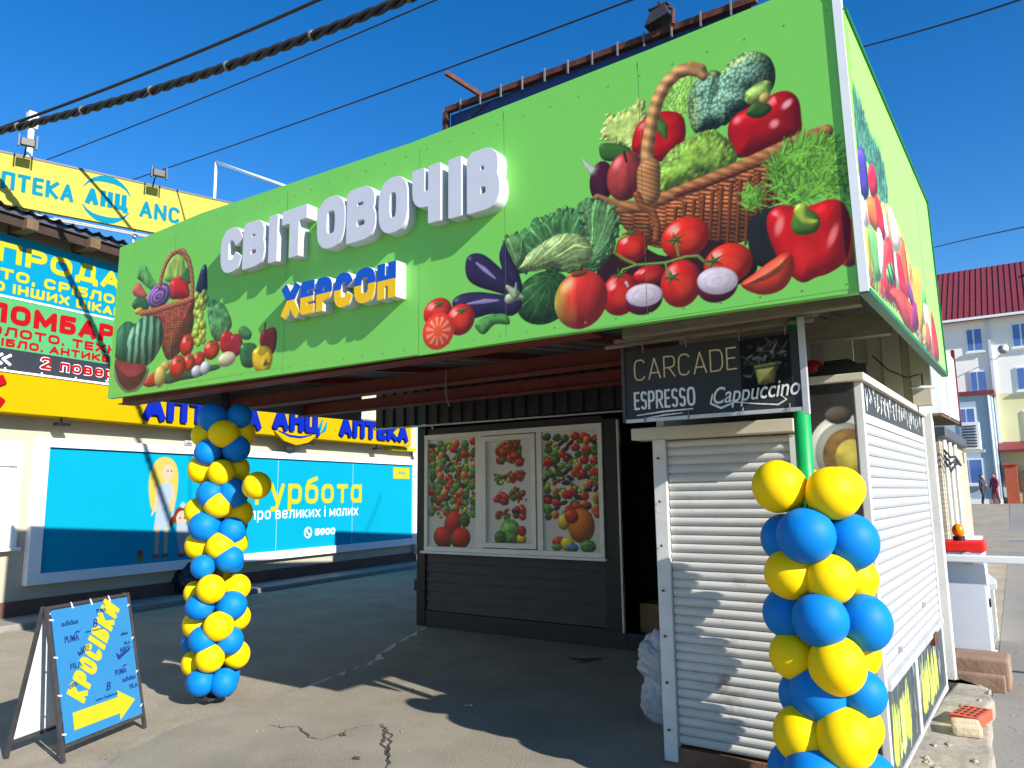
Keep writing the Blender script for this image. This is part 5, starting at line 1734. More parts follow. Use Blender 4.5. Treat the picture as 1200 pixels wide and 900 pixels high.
def far_window(x0, x1, z0, z1, parent=hs_, y=0):
    w_ = MB().box(x0, x1, y - .06, y + .02, z0, z1)
    fr_ = w_.build('window', M['trim_white'], parent)
    g = MB()
    xm = x0 + (x1 - x0) * .45
    g.box(x0 + .07, xm - .04, y - .075, y - .062, z0 + .08, z1 - .08)
    g.box(xm + .04, x1 - .07, y - .075, y - .062, z0 + .08, z1 - .08)
    g.build('glass', M['glass_blue'], fr_)
    MB().box(x0 - .08, x1 + .08, y - .16, y - .061, z0 - .1, z0 - .01).build('sill', M['trim_white'], fr_)
for (x0, x1) in ((-3.06, -2.22), (-.86, .1), (1.5, 2.5)):
    for z0, z1 in ((9.42, 10.78), (7.0, 8.32)):
        far_window(x0, x1, z0, z1)
far_window(-.75, .2, 4.3, 5.9)
far_window(1.5, 2.5, 4.3, 5.9)
MB().box(-2.0, -1.86, -.14, -.01, .8, 11.2).build('downpipe', M['downpipe'], hs_)
MB().tube([(-1.5, -.02, 9.0), (-1.4, -.55, 9.3), (-1.3, -.6, 9.35)], .03).build('dish_arm', M['galv'], hs_)
d = MB().tube([(-1.3, -.62, 9.3), (-1.3, -.70, 9.3)], [.10, .26], 20).build('satellite_dish', M['galv'], hs_, smooth=True)
ex = thing('blue_annexe', 'pale blue two storey annexe in front of the apartment house', 'house', (0, HY, 0))
MB().box(-7.5, -2.05, -1.6, -.01, .3, 6.75).build('wall', M['house_blue'], ex)
MB().box(-7.6, -1.9, -1.75, .0, 6.75, 6.98).build('roof', M['roof_red'], ex)
MB().tube([(-2.2, -1.68, .6), (-2.2, -1.68, 6.7)], .07).build('downpipe', M['downpipe'], ex, smooth=True)
far_window(-3.66, -2.86, 4.45, 6.1, ex, -1.6)
far_window(-3.95, -2.75, 1.9, 3.3, ex, -1.6)
MB().box(-7.4, -2.0, -1.64, -1.602, .5, 1.1).build('base_band', M['house_grey'], ex)
gt = thing('gate_pillar', 'red brick gate pillar with a tile ridge at the yellow wall', 'pillar', (-1.55, HY - .8, .7))
MB().box(-.28, .28, -.3, .3, 0, 2.2).build('shaft', M['pillar_red'], gt, .01)
MB().box(-.36, .36, -.38, .38, 2.2, 2.32).build('cap', M['pillar_red'], gt, .01)
ga = thing('metal_gate', 'brown barred metal gate beside the brick pillar', 'gate', (0, HY - .8, .75))
gf = MB().box(-1.2, 2.4, -.03, .03, 1.75, 1.83).box(-1.2, 2.4, -.03, .03, .1, .18)
gf.build('gate_frame', M['fence_brown'], ga)
g = MB()
for k in range(24):
    g.box(-1.15 + k * .15, -1.08 + k * .15, -.02, .02, .181, 1.749)
g.build('bars', M['fence_brown'], ga)
cp = thing('tiled_canopy', 'small red tiled canopy over the gate at the yellow wall', 'canopy', (0, HY, 0))
MB().add([(-2.0, -1.0, 3.75), (3, -1.0, 3.75), (3, -.01, 4.2), (-2.0, -.01, 4.2), (-2.0, -1.0, 3.65), (3, -1.0, 3.65), (3, -.01, 3.65), (-2.0, -.01, 3.65)],
         [(0, 1, 2, 3), (4, 7, 6, 5), (0, 4, 5, 1), (1, 5, 6, 2), (0, 3, 7, 4)]).build('tiles', M['roof_red'], cp)

def person(label, x, y, z, h, top, seed, rz):
    sk = {'pelvis': (0, 0, .53), 'waist': (0, 0, .62), 'chest': (0, .01, .75), 'neck': (0, .0, .84), 'head': (0, -.01, .90), 'crown': (0, 0, .97)}
    pts = [(0, 0, .52), (0, 0, .62), (0, .005, .76), (0, .0, .845), (0, -.01, .90), (0, 0, .965),
           (-.10, 0, .80), (-.135, -.01, .64), (-.13, -.06, .50), (.10, 0, .80), (.135, .0, .64), (.13, -.05, .50),
           (-.05, 0, .48), (-.055, -.06, .28), (-.055, .0, .04), (-.055, -.05, .02), (.05, 0, .48), (.055, .03, .27), (.055, .10, .05), (.055, .05, .02)]
    ed_ = [(0, 1), (1, 2), (2, 3), (3, 4), (4, 5), (2, 6), (6, 7), (7, 8), (2, 9), (9, 10), (10, 11), (0, 12), (12, 13), (13, 14), (14, 15), (0, 16), (16, 17), (17, 18), (18, 19)]
    rad = [.075, .07, .085, .03, .05, .045, .045, .032, .022, .045, .032, .022, .06, .042, .028, .02, .06, .042, .028, .02]
    me = bpy.data.meshes.new('person')
    me.from_pydata([tuple(c * h for c in p) for p in pts], ed_, [])
    o = link('person', me)
    o.modifiers.new('skin', 'SKIN')
    for v, r_ in zip(me.skin_vertices[0].data if me.skin_vertices else [], rad):
        v.radius = (r_ * h, r_ * h)
    if me.skin_vertices:
        me.skin_vertices[0].data[0].use_root = True
    sb = o.modifiers.new('sub', 'SUBSURF')
    sb.levels = sb.render_levels = 2
    me.materials.append(M[top])
    o.location = (x, y, z)
    o.rotation_euler = (0, 0, rz)
    tag(o, label, 'person')
    MB().ball((0, -.012 * h, .925 * h), .055 * h, .06 * h, .062 * h, 12, 8).build('face', M['skin'], o, smooth=True)
    MB().ball((0, .008 * h, .945 * h), .06 * h, .06 * h, .06 * h, 12, 8).build('hair', M['hair'], o, smooth=True)
    return o
person('person in dark clothes walking past the blue annexe', -2.85, 47.5, hgt(0, 47.5), 1.55, 'cloth_dark', 1, R(60))
person('person in a dull red top walking past the brick pillar', -2.3, 47.8, hgt(0, 47.8), 1.62, 'cloth_red', 2, R(-40))

# ------------------------------------------------------------------ pharmacy building on the left
FA = (-11.783, 4.84, 0)
FR = math.atan2(.992, -.127)
def fthing(name, label, cat, group=None):
    return thing(name, label, cat, FA, FR, group)
ph = fthing('pharmacy_building', 'cream rendered pharmacy building with yellow fascia and blue billboard', 'building')
MB().box(-9, 9.42, 0, 9, .0, 5.49).build('wall', M['facade'], ph)
MB().box(-9, 9.44, -.05, -.001, -.05, .24).build('plinth', M['plinth'], ph)
MB().box(-9, 9.5, -.75, -.051, -.05, .04).build('step', M['kerb'], ph, .02)
MB().box(-9, 3.2, -.45, 3, 5.50, 5.55).build('roof', M['roof_sheet'], ph)
b = MB()
prof = []
x = -9
while x < 3.2:
    prof += [(x, 0, 0), (x + .05, 0, .04), (x + .1, 0, 0), (x + .15, 0, -.015)]
    x += .2
b.strip(prof, (0, -.52, 5.57), (0, 3, 5.68))
b.build('roof_edge', M['roof_sheet'], ph)
MB().box(-9, 3.2, -.40, -.36, 5.36, 5.495).build('eave_board', M['eave_dark'], ph)
for k in range(10):
    x = -6.1 + k * .92
    MB().box(x, x + .16, -.50, -.02, 5.34, 5.49).build('joist', M['eave_wood'], ph, .01)
w_ = MB().box(-3.2, -.12, -.05, -.002, .98, 2.43)
wf = w_.build('window', M['frame_white'], ph)
MB().box(-3.1, -.2, -.09, -.051, 2.08, 2.40).build('shutter_box', M['frame_white'], wf, .01)
sh = shutter(-2.0, -.30, 1.05, 2.08, .05, .006).build('shutter', M['frame_white'], wf)
sh.location = (0, -.056, 0)
MB().box(-3.05, -.42, -.066, -.064, 1.06, 2.05).build('glass', M['glass_dark'], wf)
MB().box(-3.3, -.1, -.14, -.0, .93, .975).build('sill', M['frame_white'], wf, .01)
cb_ = MB()
for k in range(4):
    pass
MB().tube([(9.2, -.05, 2.8), (9.28, -.08, 2.0), (9.22, -.06, 1.2), (9.3, -.05, .9)], .02).build('cable', M['cable'], ph, smooth=True)
MB().tube([(9.36, -.06, .2), (9.36, -.06, 2.6)], .05).build('downpipe', M['downpipe'], ph, smooth=True)

bl = fthing('billboard', 'wide cyan billboard in a white frame with yellow lettering and two painted figures', 'billboard')
fz0, fz1 = .44, 2.50
b = MB().box(.02, 9.34, -.12, -.005, fz1 - .13, fz1).box(.02, 9.34, -.12, -.005, fz0, fz0 + .15)
b.box(.02, .20, -.118, -.005, fz0 + .151, fz1 - .131).box(9.2, 9.34, -.118, -.005, fz0 + .151, fz1 - .131)
b.build('frame', M['frame_white'], bl)
MB().box(.2, 9.2, -.07, -.005, fz0 + .15, fz1 - .13).build('panel', M['cyan_panel'], bl)
lettering('Турбота', 3.95, 7.26, 1.48, .54, .046, M['text_yellow'], bl, -.071, .002, .2)
lettering('про великих і малих', 4.02, 7.14, 1.205, .22, .014, M['text_white'], bl, -.071, .002, .24)
lettering('5900', 5.78, 6.40, .83, .135, .018, M['text_white'], bl, -.071, .002, .14)
cxp = (5.58, .90)
ring = [(cxp[0] + .10 * math.cos(a_ * math.pi / 8), cxp[1] + .10 * math.sin(a_ * math.pi / 8)) for a_ in range(17)]
loops_mesh('phone_mark', taper(ring, [.014] * 17, .006) + taper([(cxp[0] - .035, cxp[1] + .04), (cxp[0] - .02, cxp[1] - .01), (cxp[0] + .04, cxp[1] - .04)], [.02, .012, .02], .005), .002, -.071, M['text_white'], bl)
for x in (2.45, 4.7, 6.95):
    MB().box(x, x + .004, -.0706, -.0695, fz0 + .16, fz1 - .14).build('panel_joint', M['frame_white'], bl)
MB().box(8.42, 9.08, -.078, -.071, 2.03, 2.30).build('yellow_sticker', M['text_yellow'], bl)
lettering('АНЦ', 8.62, 8.88, 2.14, .07, .008, M['teal'], bl, -.0785, .001)
a = Art(1.55, .60, 3.06, 2.36, .012, (0, 205, 246))
SKN, HAIR, WHT = (250, 226, 196), (250, 228, 110), (206, 228, 246)
a.flat([(1.92, 1.5), (1.86, 1.9), (1.95, 2.2), (2.1, 2.3), (2.28, 2.27), (2.4, 2.1), (2.42, 1.8), (2.36, 1.45), (2.2, 1.36), (2.02, 1.4)], HAIR, True)
a.flat([(2.1, 2.06), (2.16, 2.17), (2.28, 2.16), (2.32, 2.02), (2.25, 1.92), (2.15, 1.94)], SKN, True)
a.flat([(2.17, 1.95), (2.24, 1.95), (2.24, 1.84), (2.17, 1.84)], SKN)
a.flat([(2.02, 1.84), (2.32, 1.84), (2.29, 1.6), (2.26, 1.5), (2.08, 1.5), (2.05, 1.6)], WHT, True)
a.flat([(2.04, 1.52), (2.28, 1.52), (2.31, 1.1), (2.0, 1.1)], WHT)
for x in (2.03, 2.2):
    a.flat([(x, 1.12), (x + .08, 1.12), (x + .07, .7), (x + .02, .7)], SKN, True)
    a.flat([(x - .02, .72), (x + .09, .72), (x + .1, .66), (x - .04, .66)], (196, 120, 80))
a.flat([(2.0, 1.8), (2.05, 1.8), (2.03, 1.5), (1.97, 1.35), (1.94, 1.36), (1.99, 1.52)], SKN, True)
a.flat([(2.3, 1.8), (2.35, 1.78), (2.38, 1.5), (2.34, 1.3), (2.31, 1.32), (2.33, 1.5)], SKN, True)
a.flat([(2.2, 2.08), (2.22, 2.09), (2.22, 2.06), (2.2, 2.06)], (50, 60, 90)); a.flat([(2.27, 2.08), (2.29, 2.09), (2.29, 2.06), (2.27, 2.06)], (50, 60, 90))
a.flat([(1.72, .8), (1.84, .8), (1.82, .64), (1.75, .64)], (190, 110, 70)); a.flat([(1.73, .72), (1.84, .72), (1.83, .62), (1.75, .62)], (150, 180, 60))
a.flat([(2.380, 1.36), (2.440, 1.46), (2.600, 1.46), (2.680, 1.36), (2.700, 1.22), (2.360, 1.22)], (150, 60, 40), True)
a.flat([(2.420, 1.3), (2.480, 1.4), (2.600, 1.4), (2.650, 1.3), (2.600, 1.18), (2.460, 1.18)], SKN, True)
a.flat([(2.480, 1.5), (2.540, 1.56), (2.600, 1.5), (2.540, 1.45)], WHT, True)
a.flat([(2.300, 1.26), (2.360, 1.32), (2.380, 1.2), (2.320, 1.16)], (150, 60, 40), True); a.flat([(2.680, 1.3), (2.740, 1.3), (2.760, 1.18), (2.700, 1.2)], (150, 60, 40), True)
a.flat([(2.480, 1.29), (2.500, 1.31), (2.510, 1.28), (2.490, 1.27)], (50, 40, 60)); a.flat([(2.570, 1.29), (2.590, 1.31), (2.600, 1.28), (2.580, 1.27)], (50, 40, 60))
a.flat([(2.440, 1.18), (2.620, 1.18), (2.82, .86), (2.74, .78), (2.56, .78), (2.48, .86)], (214, 226, 240), True)
a.flat([(2.52, .8), (2.62, .8), (2.62, .68), (2.52, .68)], SKN); a.flat([(2.68, .8), (2.78, .8), (2.78, .68), (2.68, .68)], SKN)
a.flat([(2.48, .70), (2.63, .70), (2.63, .64), (2.48, .64)], (196, 90, 120)); a.flat([(2.66, .70), (2.81, .70), (2.81, .64), (2.66, .64)], (196, 190, 80))
a.mesh('painted_figures', bl, -.0715, PRINT_MATT, 1 / 2.25)

yb = fthing('pharmacy_sign', 'long yellow fascia sign with raised blue letters over the billboard', 'shop sign')
b = MB().box(-9, 8.75, -.35, -.002, 2.79, 3.33)
b.build('box', M['yellow_band'], yb, .012)
MB().box(-9, 8.8, -.37, -.0, 3.331, 3.36).build('top_trim', M['frame_white'], yb)
MB().box(8.2, 9.2, -.2, -.002, 2.70, 2.785).build('end_plate', M['text_yellow'], yb)
def raised(s, x0, x1, z0, h, w, m, dep=.06):
    u = lay(s, x0, x1, z0, h, w)
    i = 0
    for ch_ in s.replace(' ', ''):
        pass
    tot = []
    for lp in u:
        tot.append(lp)
    # one mesh per letter: outer loops open a letter, holes stay with it
    groups = []
    for lp in tot:
        xs = [p[0] for p in lp]
        for g_ in groups:
            if min(xs) >= g_[0] - 1e-6 and max(xs) <= g_[1] + 1e-6:
                g_[2].append(lp)
                break
        else:
            groups.append([min(xs), max(xs), [lp]])
    for g_ in groups:
        loops_mesh('letter', g_[2], dep, -.3505, M[m], yb, .006)
raised('АПТЕКА', 1.471, 3.9, 2.865, .40, .052, 'deep_blue')
raised('АНЦ', 4.225, 5.445, 2.90, .42, .055, 'deep_blue')
raised('АПТЕКА', 6.124, 8.557, 2.89, .40, .055, 'deep_blue')
raised('К', -1.02, -.62, 2.86, .40, .06, 'text_red', .03)
xm = (4.464 + 5.21) / 2
loops_mesh('smile', taper([(xm - .55, 2.86), (xm - .3, 2.76), (xm, 2.72), (xm + .3, 2.76), (xm + .55, 2.86)], [.02, .07, .09, .07, .02], .014), .05, -.3505, M['yellow_band'], yb)
loops_mesh('smile_line', taper([(xm - .5, 2.88), (xm - .2, 2.80), (xm + .1, 2.79), (xm + .4, 2.85)], [.008, .022, .022, .008], .008), .01, -.4005, M['deep_blue'], yb)
xk = 5.547
loops_mesh('swoosh', taper([(xk - .2, 2.92), (xk - .02, 3.0), (xk + .06, 3.2)], [.01, .05, .01], .01) + taper([(xk + .0, 2.9), (xk + .14, 3.0), (xk + .2, 3.16)], [.01, .04, .01], .01), .01, -.352, M['teal'], yb)
for k, d_ in enumerate((.28, 2.85, 5.35, 7.6)):
    t = fthing('wall_lamp', ['small black floodlight under the yellow sign near the window', 'small black floodlight under the yellow sign beside the balloon column', 'small black floodlight under the yellow sign near the smile emblem', 'small black floodlight under the yellow sign near its right end'][k], 'lamp', 'floodlights under the yellow sign')
    MB().box(d_ - .09, d_ + .09, -.30, -.16, 2.67, 2.72).build('head', M['black_plastic'], t, .008)
    MB().tube([(d_, -.2, 2.72), (d_, -.2, 2.79)], .012).build('stem', M['black_plastic'], t)
for k, d_ in enumerate((2.55, 4.95)):
    t = fthing('wall_vent', ['small grey vent cover between billboard and sign, nearer the balloons', 'small grey vent cover between billboard and sign, nearer the emblem'][k], 'vent', 'vent covers on the facade')
    MB().box(d_, d_ + .16, -.03, -.001, 2.53, 2.61).build('cover', M['galv'], t)
    MB().box(d_ + .02, d_ + .14, -.036, -.031, 2.55, 2.56).build('slot', M['black_plastic'], t)

pb = fthing('pawnshop_banner', 'blue, green and grey pawnshop banner above the yellow fascia', 'banner')
MB().box(-7, 3.4, -.10, -.002, 4.44, 5.31).build('blue_panel', M['pawn_blue'], pb)
MB().box(-7, 3.4, -.11, -.002, 4.41, 4.439).build('divider', M['text_white'], pb)
MB().box(-7, 3.4, -.10, -.002, 3.70, 4.409).build('green_panel', M['pawn_green'], pb)
MB().box(-7, 3.4, -.10, -.002, 3.41, 3.699).build('grey_panel', M['pawn_grey'], pb)
Y1 = -.101
def banner(s, x0, x1, z0, h, w, m, edge=None, gap=.16):
    if edge:
        lettering(s, x0 - .009, x1 + .009, z0 - .009, h + .018, w + .009, M[edge], pb, Y1, .003, gap - .03)
    lettering(s, x0, x1, z0, h, w, M[m], pb, Y1 - (.0032 if edge else 0), .003, gap)
banner('ПРОДАЖ', -.72, 1.62, 4.91, .285, .038, 'text_yellow')
banner('ЗОЛОТО, СРІБЛО,', -1.52, 1.12, 4.665, .155, .021, 'text_yellow', gap=.2)
banner('БАГАТО ІНШИХ ЦІКАВИХ'.replace('Г', 'Т'), -1.62, 1.55, 4.485, .14, .019, 'text_yellow', gap=.2)
banner('ЛОМБАРД', -.80, 1.42, 4.05, .28, .04, 'text_red')
banner('ЗОЛОТО. ТЕХНІКА', -.92, 1.62, 3.87, .135, .018, 'text_red', gap=.2)
banner('СРІБЛО. АНТИКВАРІАТ', -.88, 1.72, 3.725, .115, .016, 'text_red', gap=.2)
banner('2 поверх', -.02, 1.30, 3.485, .17, .018, 'text_red', 'text_white', .2)
banner('«', -.66, -.42, 3.46, .20, .018, 'text_white')
for k in range(16):
    x = -5.0 + k * .5
    MB().ball((x, -.115, 3.415), .018, .018, .018, 8, 6).build('fixing', M['galv'], pb)

# sloping yellow sign on the roof
rs = thing('rooftop_sign', 'long pale yellow rooftop sign with teal lettering and a round emblem', 'shop sign', (-12.011, 4.26, 0), math.atan2(.957, .289))
MB().box(-5, 4.2, 0, .08, 5.87, 6.64).build('panel', M['pale_yellow'], rs)
MB().box(-5, 4.2, -.01, .09, 6.641, 6.67).build('top_trim', M['roof_sheet'], rs)
RS = [(-0.129,5.997),(0.912,5.995),(1.07,6.211),(1.654,6.027),(1.839,5.826),(2.697,5.861),(1.369,6.13)]
lettering('АПТЕКА', RS[0][0] - .08, RS[1][0], 6.10, .27, .026, M['teal_dark'], rs, -.001, .004)
lettering('АНЦ', RS[2][0], RS[3][0], 6.13, .26, .036, M['teal_dark'], rs, -.001, .004)
lettering('ANC', RS[4][0], RS[5][0] - .25, 6.09, .27, .026, M['teal_dark'], rs, -.001, .004)
ex_ = (RS[2][0] + RS[3][0]) / 2
em = []
for sgn, zc in ((1, 6.26), (-1, 6.25)):
    ptsq = []
    for k in range(9):
        an = R(25 + k * 16.25)
        ptsq.append((ex_ + .36 * math.cos(an) * sgn, zc + sgn * .33 * math.sin(an)))
    em += taper(ptsq, [.006, .016, .03, .048, .055, .045, .028, .014, .006], .008)
loops_mesh('emblem', em, .004, -.001, M['teal_dark'], rs)
for k in range(6):
    x = -3.4 + k * 1.3
    MB().beam((x, .1, 5.4), (x, .1, 6.4), .04, .04).build('strut', M['galv'], rs)
    MB().beam((x, .12, 5.42), (x + .55, .12, 5.86), .025, .025).build('brace', M['galv'], rs)
MB().tube([(-5, .02, 5.78), (4.2, .02, 5.78)], .018).build('rail', M['galv'], rs)
MB().tube([(-5, -.4, 5.68), (4.2, -.4, 5.66)], .012).build('rail', M['galv'], rs)
for k, d_ in enumerate((.25, 2.02)):
    t = thing('roof_floodlight', ['black floodlight on the rooftop sign, beside the white lamp pole', 'black floodlight on the rooftop sign, just past the round emblem'][k], 'lamp', (-12.011, 4.26, 0), math.atan2(.957, .289), 'floodlights on the rooftop sign')
    zc = 6.70
    MB().tube([(d_, .03, 6.66), (d_, -.05, zc + .06), (d_, -.3, zc + .04)], .012).build('arm', M['black_plastic'], t)
    MB().box(d_ - .09, d_ + .09, -.38, -.32, zc - .02, zc + .10).build('head', M['black_plastic'], t, .01)
    MB().box(d_ - .12, d_ - .10, -.37, -.32, zc - .04, zc + .14).box(d_ + .10, d_ + .12, -.37, -.32, zc - .04, zc + .16).build('yoke', M['black_plastic'], t)
lp = thing('white_lamp_pole', 'slim white lamp pole rising above the rooftop sign', 'lamp pole', (-12.45, 4.75, 5.6))
MB().tube([(0, 0, 0), (0, 0, 1.75)], .045).build('pole', M['trim_white'], lp, smooth=True)
MB().box(-.07, .07, -.07, .07, 1.75, 2.02).build('head', M['trim_white'], lp, .02)
pf = thing('pipe_frame', 'thin white pipe frame standing on the roof beyond the green sign', 'pipe frame', (-14.1, 9.0, 5.4))
MB().tube([(0, 0, 0), (0, 0, 3.44)], .03).build('upright', M['trim_white'], pf, smooth=True)
MB().tube([(0, 0, 3.44), (2.7, 0, 2.12)], .03).build('bar', M['trim_white'], pf, smooth=True)
MB().tube([(-.6, 0, .8), (0, 0, 2.6)], .018).build('stay', M['rust'], pf, smooth=True)

lump('rubbish_bag', 'black rubbish bag lying at the foot of the pharmacy wall', -12.05, 7.55, .26, .27, 'bag_black', 14, 'bag', z0=-.04)

# ------------------------------------------------------------------ rusty frame behind the shop sign
ru = thing('rusty_billboard', 'blue billboard sheet on a rusty frame rising behind the green sign', 'billboard', (0, 5.0, 0))
MB().box(-4.16, -1.4, 0, .02, 3.95, 5.06).build('sheet', M['billboard_blue'], ru)
MB().beam((-4.19, -.03, 5.10), (-1.35, -.03, 5.03), .05, .05).build('frame_bar', M['rust'], ru)
MB().beam((-4.19, -.03, 3.9), (-4.19, -.03, 5.08), .05, .05).build('frame_bar', M['rust'], ru)
MB().beam((-4.05, -.005, 4.92), (-3.72, -.006, 5.04), .012, .012).build('stay', M['rust'], ru)
for k in range(12):
    x = -4.0 + k * .225
    MB().beam((x, -.062, 5.02 - k * .006), (x, -.062, 5.14 - k * .006), .012, .012).build('clamp', M['tie'], ru)
MB().beam((-3.97, -.3, 5.27), (-3.74, .0, 5.08), .035, .035).build('arm', M['rust'], ru)
t = thing('floodlight', 'rusty floodlight on an arm above the blue billboard sheet', 'lamp', (-2.02, 4.93, 5.06))
MB().tube([(.06, 0, 0), (.07, 0, .12), (.02, 0, .15)], .014).build('arm', M['rust'], t)
MB().add([(-.14, -.07, .02), (.06, -.07, .06), (.06, .07, .06), (-.14, .07, .02), (-.10, -.04, .14), (.02, -.04, .165), (.02, .04, .165), (-.10, .04, .14)],
         [(3, 2, 1, 0), (4, 5, 6, 7), (0, 1, 5, 4), (1, 2, 6, 5), (2, 3, 7, 6), (3, 0, 4, 7)]).build('head', M['dark_steel'], t, .004)
MB().box(-.12, .04, -.03, .03, .168, .18).box(-.05, -.02, -.02, .02, .18, .21).build('bracket', M['dark_steel'], t)

# ------------------------------------------------------------------ overhead cables
def cable(label, pts, r, twist=False, ties=False):
    P = [Vector(p) for p in pts]
    d = (P[-1] - P[0])
    path = []
    n = 90
    for i in range(n + 1):
        t = -.35 + 2.0 * i / n
        # quadratic through the three given points
        a_, b_, c_ = P
        path.append(a_ * (2 * (t - .5) * (t - 1)) + b_ * (-4 * t * (t - 1)) + c_ * (2 * t * (t - .5)))
    if not twist:
        o = MB().tube(path, r, 8).build('cable', M['cable'], None, smooth=True)
        return tag(o, label, 'cable', 'overhead cables')
    t_ = thing('cable', label, 'cable', tuple(path[0]), 0, 'overhead cables')
    side_ = d.cross(Vector((0, 0, 1))).normalized()
    up_ = side_.cross(d).normalized()
    b = MB()
    dense = [path[0].lerp(path[0], 0)]
    dense = []
    for i in range(n):
        for k in range(10):
            dense.append(path[i].lerp(path[i + 1], k / 10) - path[0])
    for s2 in range(3):
        b.tube([p + (side_ * math.cos(i * .17 + s2 * 2.094) + up_ * math.sin(i * .17 + s2 * 2.094)) * r * .55 for i, p in enumerate(dense)], r * .5, 6)
    b.build('strand', M['cable'], t_, smooth=True)
    for i in range(20, len(dense) - 10, 74):
        MB().tube([dense[i], dense[i] + (dense[i + 1] - dense[i]).normalized() * .025], r * 1.12, 10).build('tie', M['tie'], t_)
    return t_
def ext(a_, b_, k):
    return tuple(b_[i] + (b_[i] - a_[i]) * k for i in range(3))
CB = [[(-12.48,3.719,6.741),(-8.514,4.472,6.514),(-4.631,4.844,6.326)],[(-13.571,4.05,7.121),(-10.315,4.891,7.39),(-6.6,5.454,7.503)],[(-14.711,5.818,7.824),(-9.505,6.103,7.621),(-4.923,5.665,6.921)],[(-13.473,6.513,7.262),(-8.825,6.284,6.761),(-2.621,5.655,5.949)],[(-1.453,9.479,6.988),(-0.465,8.266,6.26),(0.19,7.142,5.624)],[(-2.029,22.989,8.187),(-0.765,19.194,7.167),(0.351,16.311,6.376)]]
for i, (lab, r_, tw) in enumerate((('thick twisted black cable bundle crossing the top left sky', .052, True), ('thin black cable just above the thick twisted bundle', .022, False),
                                   ('thin grey cable just below the thick twisted bundle', .010, False), ('thin cable running from the rooftop emblem across above the white letters', .009, False),
                                   ('thin cable in the sky right of the end sign top', .01, False), ('very thin low cable above the far red roof', .012, False))):
    a_, b_, c_ = [Vector(v) for v in CB[i]]
    if i < 5:
        c2_ = c_ + (c_ - b_) * .6
        # keep the middle on the line of the three points
        cable(lab, [a_, (a_ + c_) / 2 + (b_ - (a_ + (c_ - a_) * ((b_ - a_).dot(c_ - a_) / (c_ - a_).length_squared))) , c_], r_, tw)
        o = None
    else:
        cable(lab, [a_, b_, c_], r_, tw)

# ------------------------------------------------------------------ A-board on the pavement
u_ = Vector((-.273, .686, 0)).normalized()
nv_ = Vector((u_.y, -u_.x, 0))
ab = thing('a_board', 'blue folding pavement sign with slanting yellow lettering and an arrow', 'sign', (-5.254, 2.491, -.04), math.atan2(u_.y, u_.x))
wd = .735
Hh = .95
back = .22
def lean(o):
    """front face leans back towards the ridge"""
    o.rotation_euler = (-math.atan2(back, Hh), 0, 0)
    return o
sl2 = math.hypot(Hh, back)
b = MB().beam((0, 0, 0), (0, 0, sl2), .022, .022).beam((wd, 0, 0), (wd, 0, sl2), .022, .022)
b.beam((.011, 0, sl2 - .01), (wd - .011, 0, sl2 - .01), .02, .02).beam((.011, 0, .09), (wd - .011, 0, .09), .02, .02)
lean(b.build('front_frame', M['dark_steel'], ab))
lean(MB().box(.022, wd - .022, -.014, -.009, .105, sl2 - .03).build('front_sheet', M['board_blue'], ab))
for k in range(4):
    for x in (.03, wd - .03):
        lean(MB().tube([(x, -.016, .16 + k * .24), (x + (.03 if x > .3 else -.03), -.005, .17 + k * .24)], .005, 6).build('tie', M['text_white'], ab))
for k in range(3):
    lean(MB().tube([(.2 + k * .17, -.018, sl2 - .04), (.2 + k * .17, -.005, sl2 + .002)], .005, 6).build('tie', M['text_white'], ab))
lean(lettering('КРОСІВКИ', .200, .905, .305, .165, .0185, M['text_yellow'], ab, -.0145, .0015, .15, 0, R(53)))
ar = [(.10, .165), (.10, .275), (.50, .275), (.50, .32), (.66, .22), (.50, .12), (.50, .165)]
ar = [(x, z + (x - .11) * .0) for x, z in ar]
lean(MB().prism(ar, -.0165, -.0145).build('arrow', M['text_yellow'], ab))
def logo(s, x, z, h, w=None, sh=0.0):
    return lean(latin(s, x, z, h, M['logo_navy'], ab, -.0145, sh, w, h * .02))
logo('adidas', .09, .83, .034, .14)
logo('PUMA', .10, .72, .042, .12)
logo('PUMA', .40, .87, .03, .09)
logo('NIKE', .22, .635, .038, .08, .3)
logo('FILA', .12, .545, .036, .10)
logo('NIKE', .57, .56, .04, .10, .3)
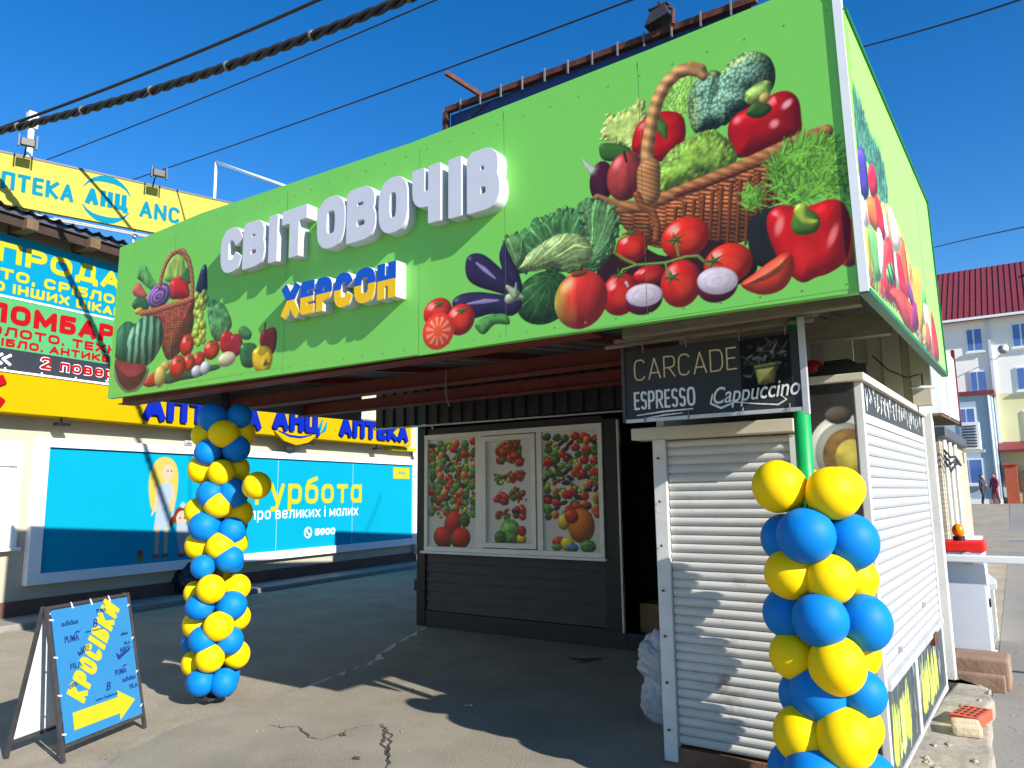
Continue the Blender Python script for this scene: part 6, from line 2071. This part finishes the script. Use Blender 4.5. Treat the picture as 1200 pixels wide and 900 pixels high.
logo('PUMA', .50, .42, .038, .11)
logo('adidas', .56, .36, .034, .13)
logo('FILA', .62, .30, .032, .08)
logo('B', .40, .34, .055, .045, .3)
logo('B', .35, .78, .055, .045, .3)
logo('new balance', .30, .295, .018, .2)
logo('new balance', .28, .755, .015, .16)
logo('NIKE', .10, .43, .03, .06, .3)
logo('adidas', .60, .68, .022, .07)
logo('FILA', .62, .61, .022, .06)
swl = []
for x, z, k in ((.20, .625, 1.0), (.54, .535, 1.5), (.09, .42, .8)):
    swl += taper([(x, z + .02 * k), (x + .012 * k, z), (x + .05 * k, z + .012 * k), (x + .11 * k, z + .035 * k)], [.003 * k, .010 * k, .006 * k, .001], .0025)
lean(loops_mesh('logo_tick', swl, .001, -.0145, M['logo_navy'], ab))
swl = []
for x, z, k in ((.19, .765, 1), (.50, .89, .7), (.58, .462, .9)):
    swl += taper([(x, z), (x + .02 * k, z + .012 * k), (x + .04 * k, z + .006 * k), (x + .055 * k, z + .02 * k)], [.003, .006 * k, .004 * k, .001], .0025)
lean(loops_mesh('logo_cat', swl, .001, -.0145, M['logo_navy'], ab))
b = MB().beam((0, 2 * back, 0), (0, back + .02, Hh), .022, .022).beam((wd, 2 * back, 0), (wd, back + .02, Hh), .022, .022).beam((.011, 2 * back - .02, .09), (wd - .011, 2 * back - .02, .09), .02, .02)
b.build('rear_frame', M['dark_steel'], ab)
MB().add([(.02, 2 * back - .03, .11), (wd - .02, 2 * back - .03, .11), (wd - .02, back + .03, Hh - .03), (.02, back + .03, Hh - .03),
          (.02, 2 * back - .024, .11), (wd - .02, 2 * back - .024, .11), (wd - .02, back + .036, Hh - .03), (.02, back + .036, Hh - .03)],
         [(0, 1, 2, 3), (7, 6, 5, 4), (0, 4, 5, 1), (2, 6, 7, 3), (1, 5, 6, 2), (0, 3, 7, 4)]).build('rear_sheet', M['sheet_white'], ab)
MB().beam((wd * .5, .05, .18), (wd * .5, 2 * back - .05, .18), .012, .012).build('cross_bar', M['dark_steel'], ab)
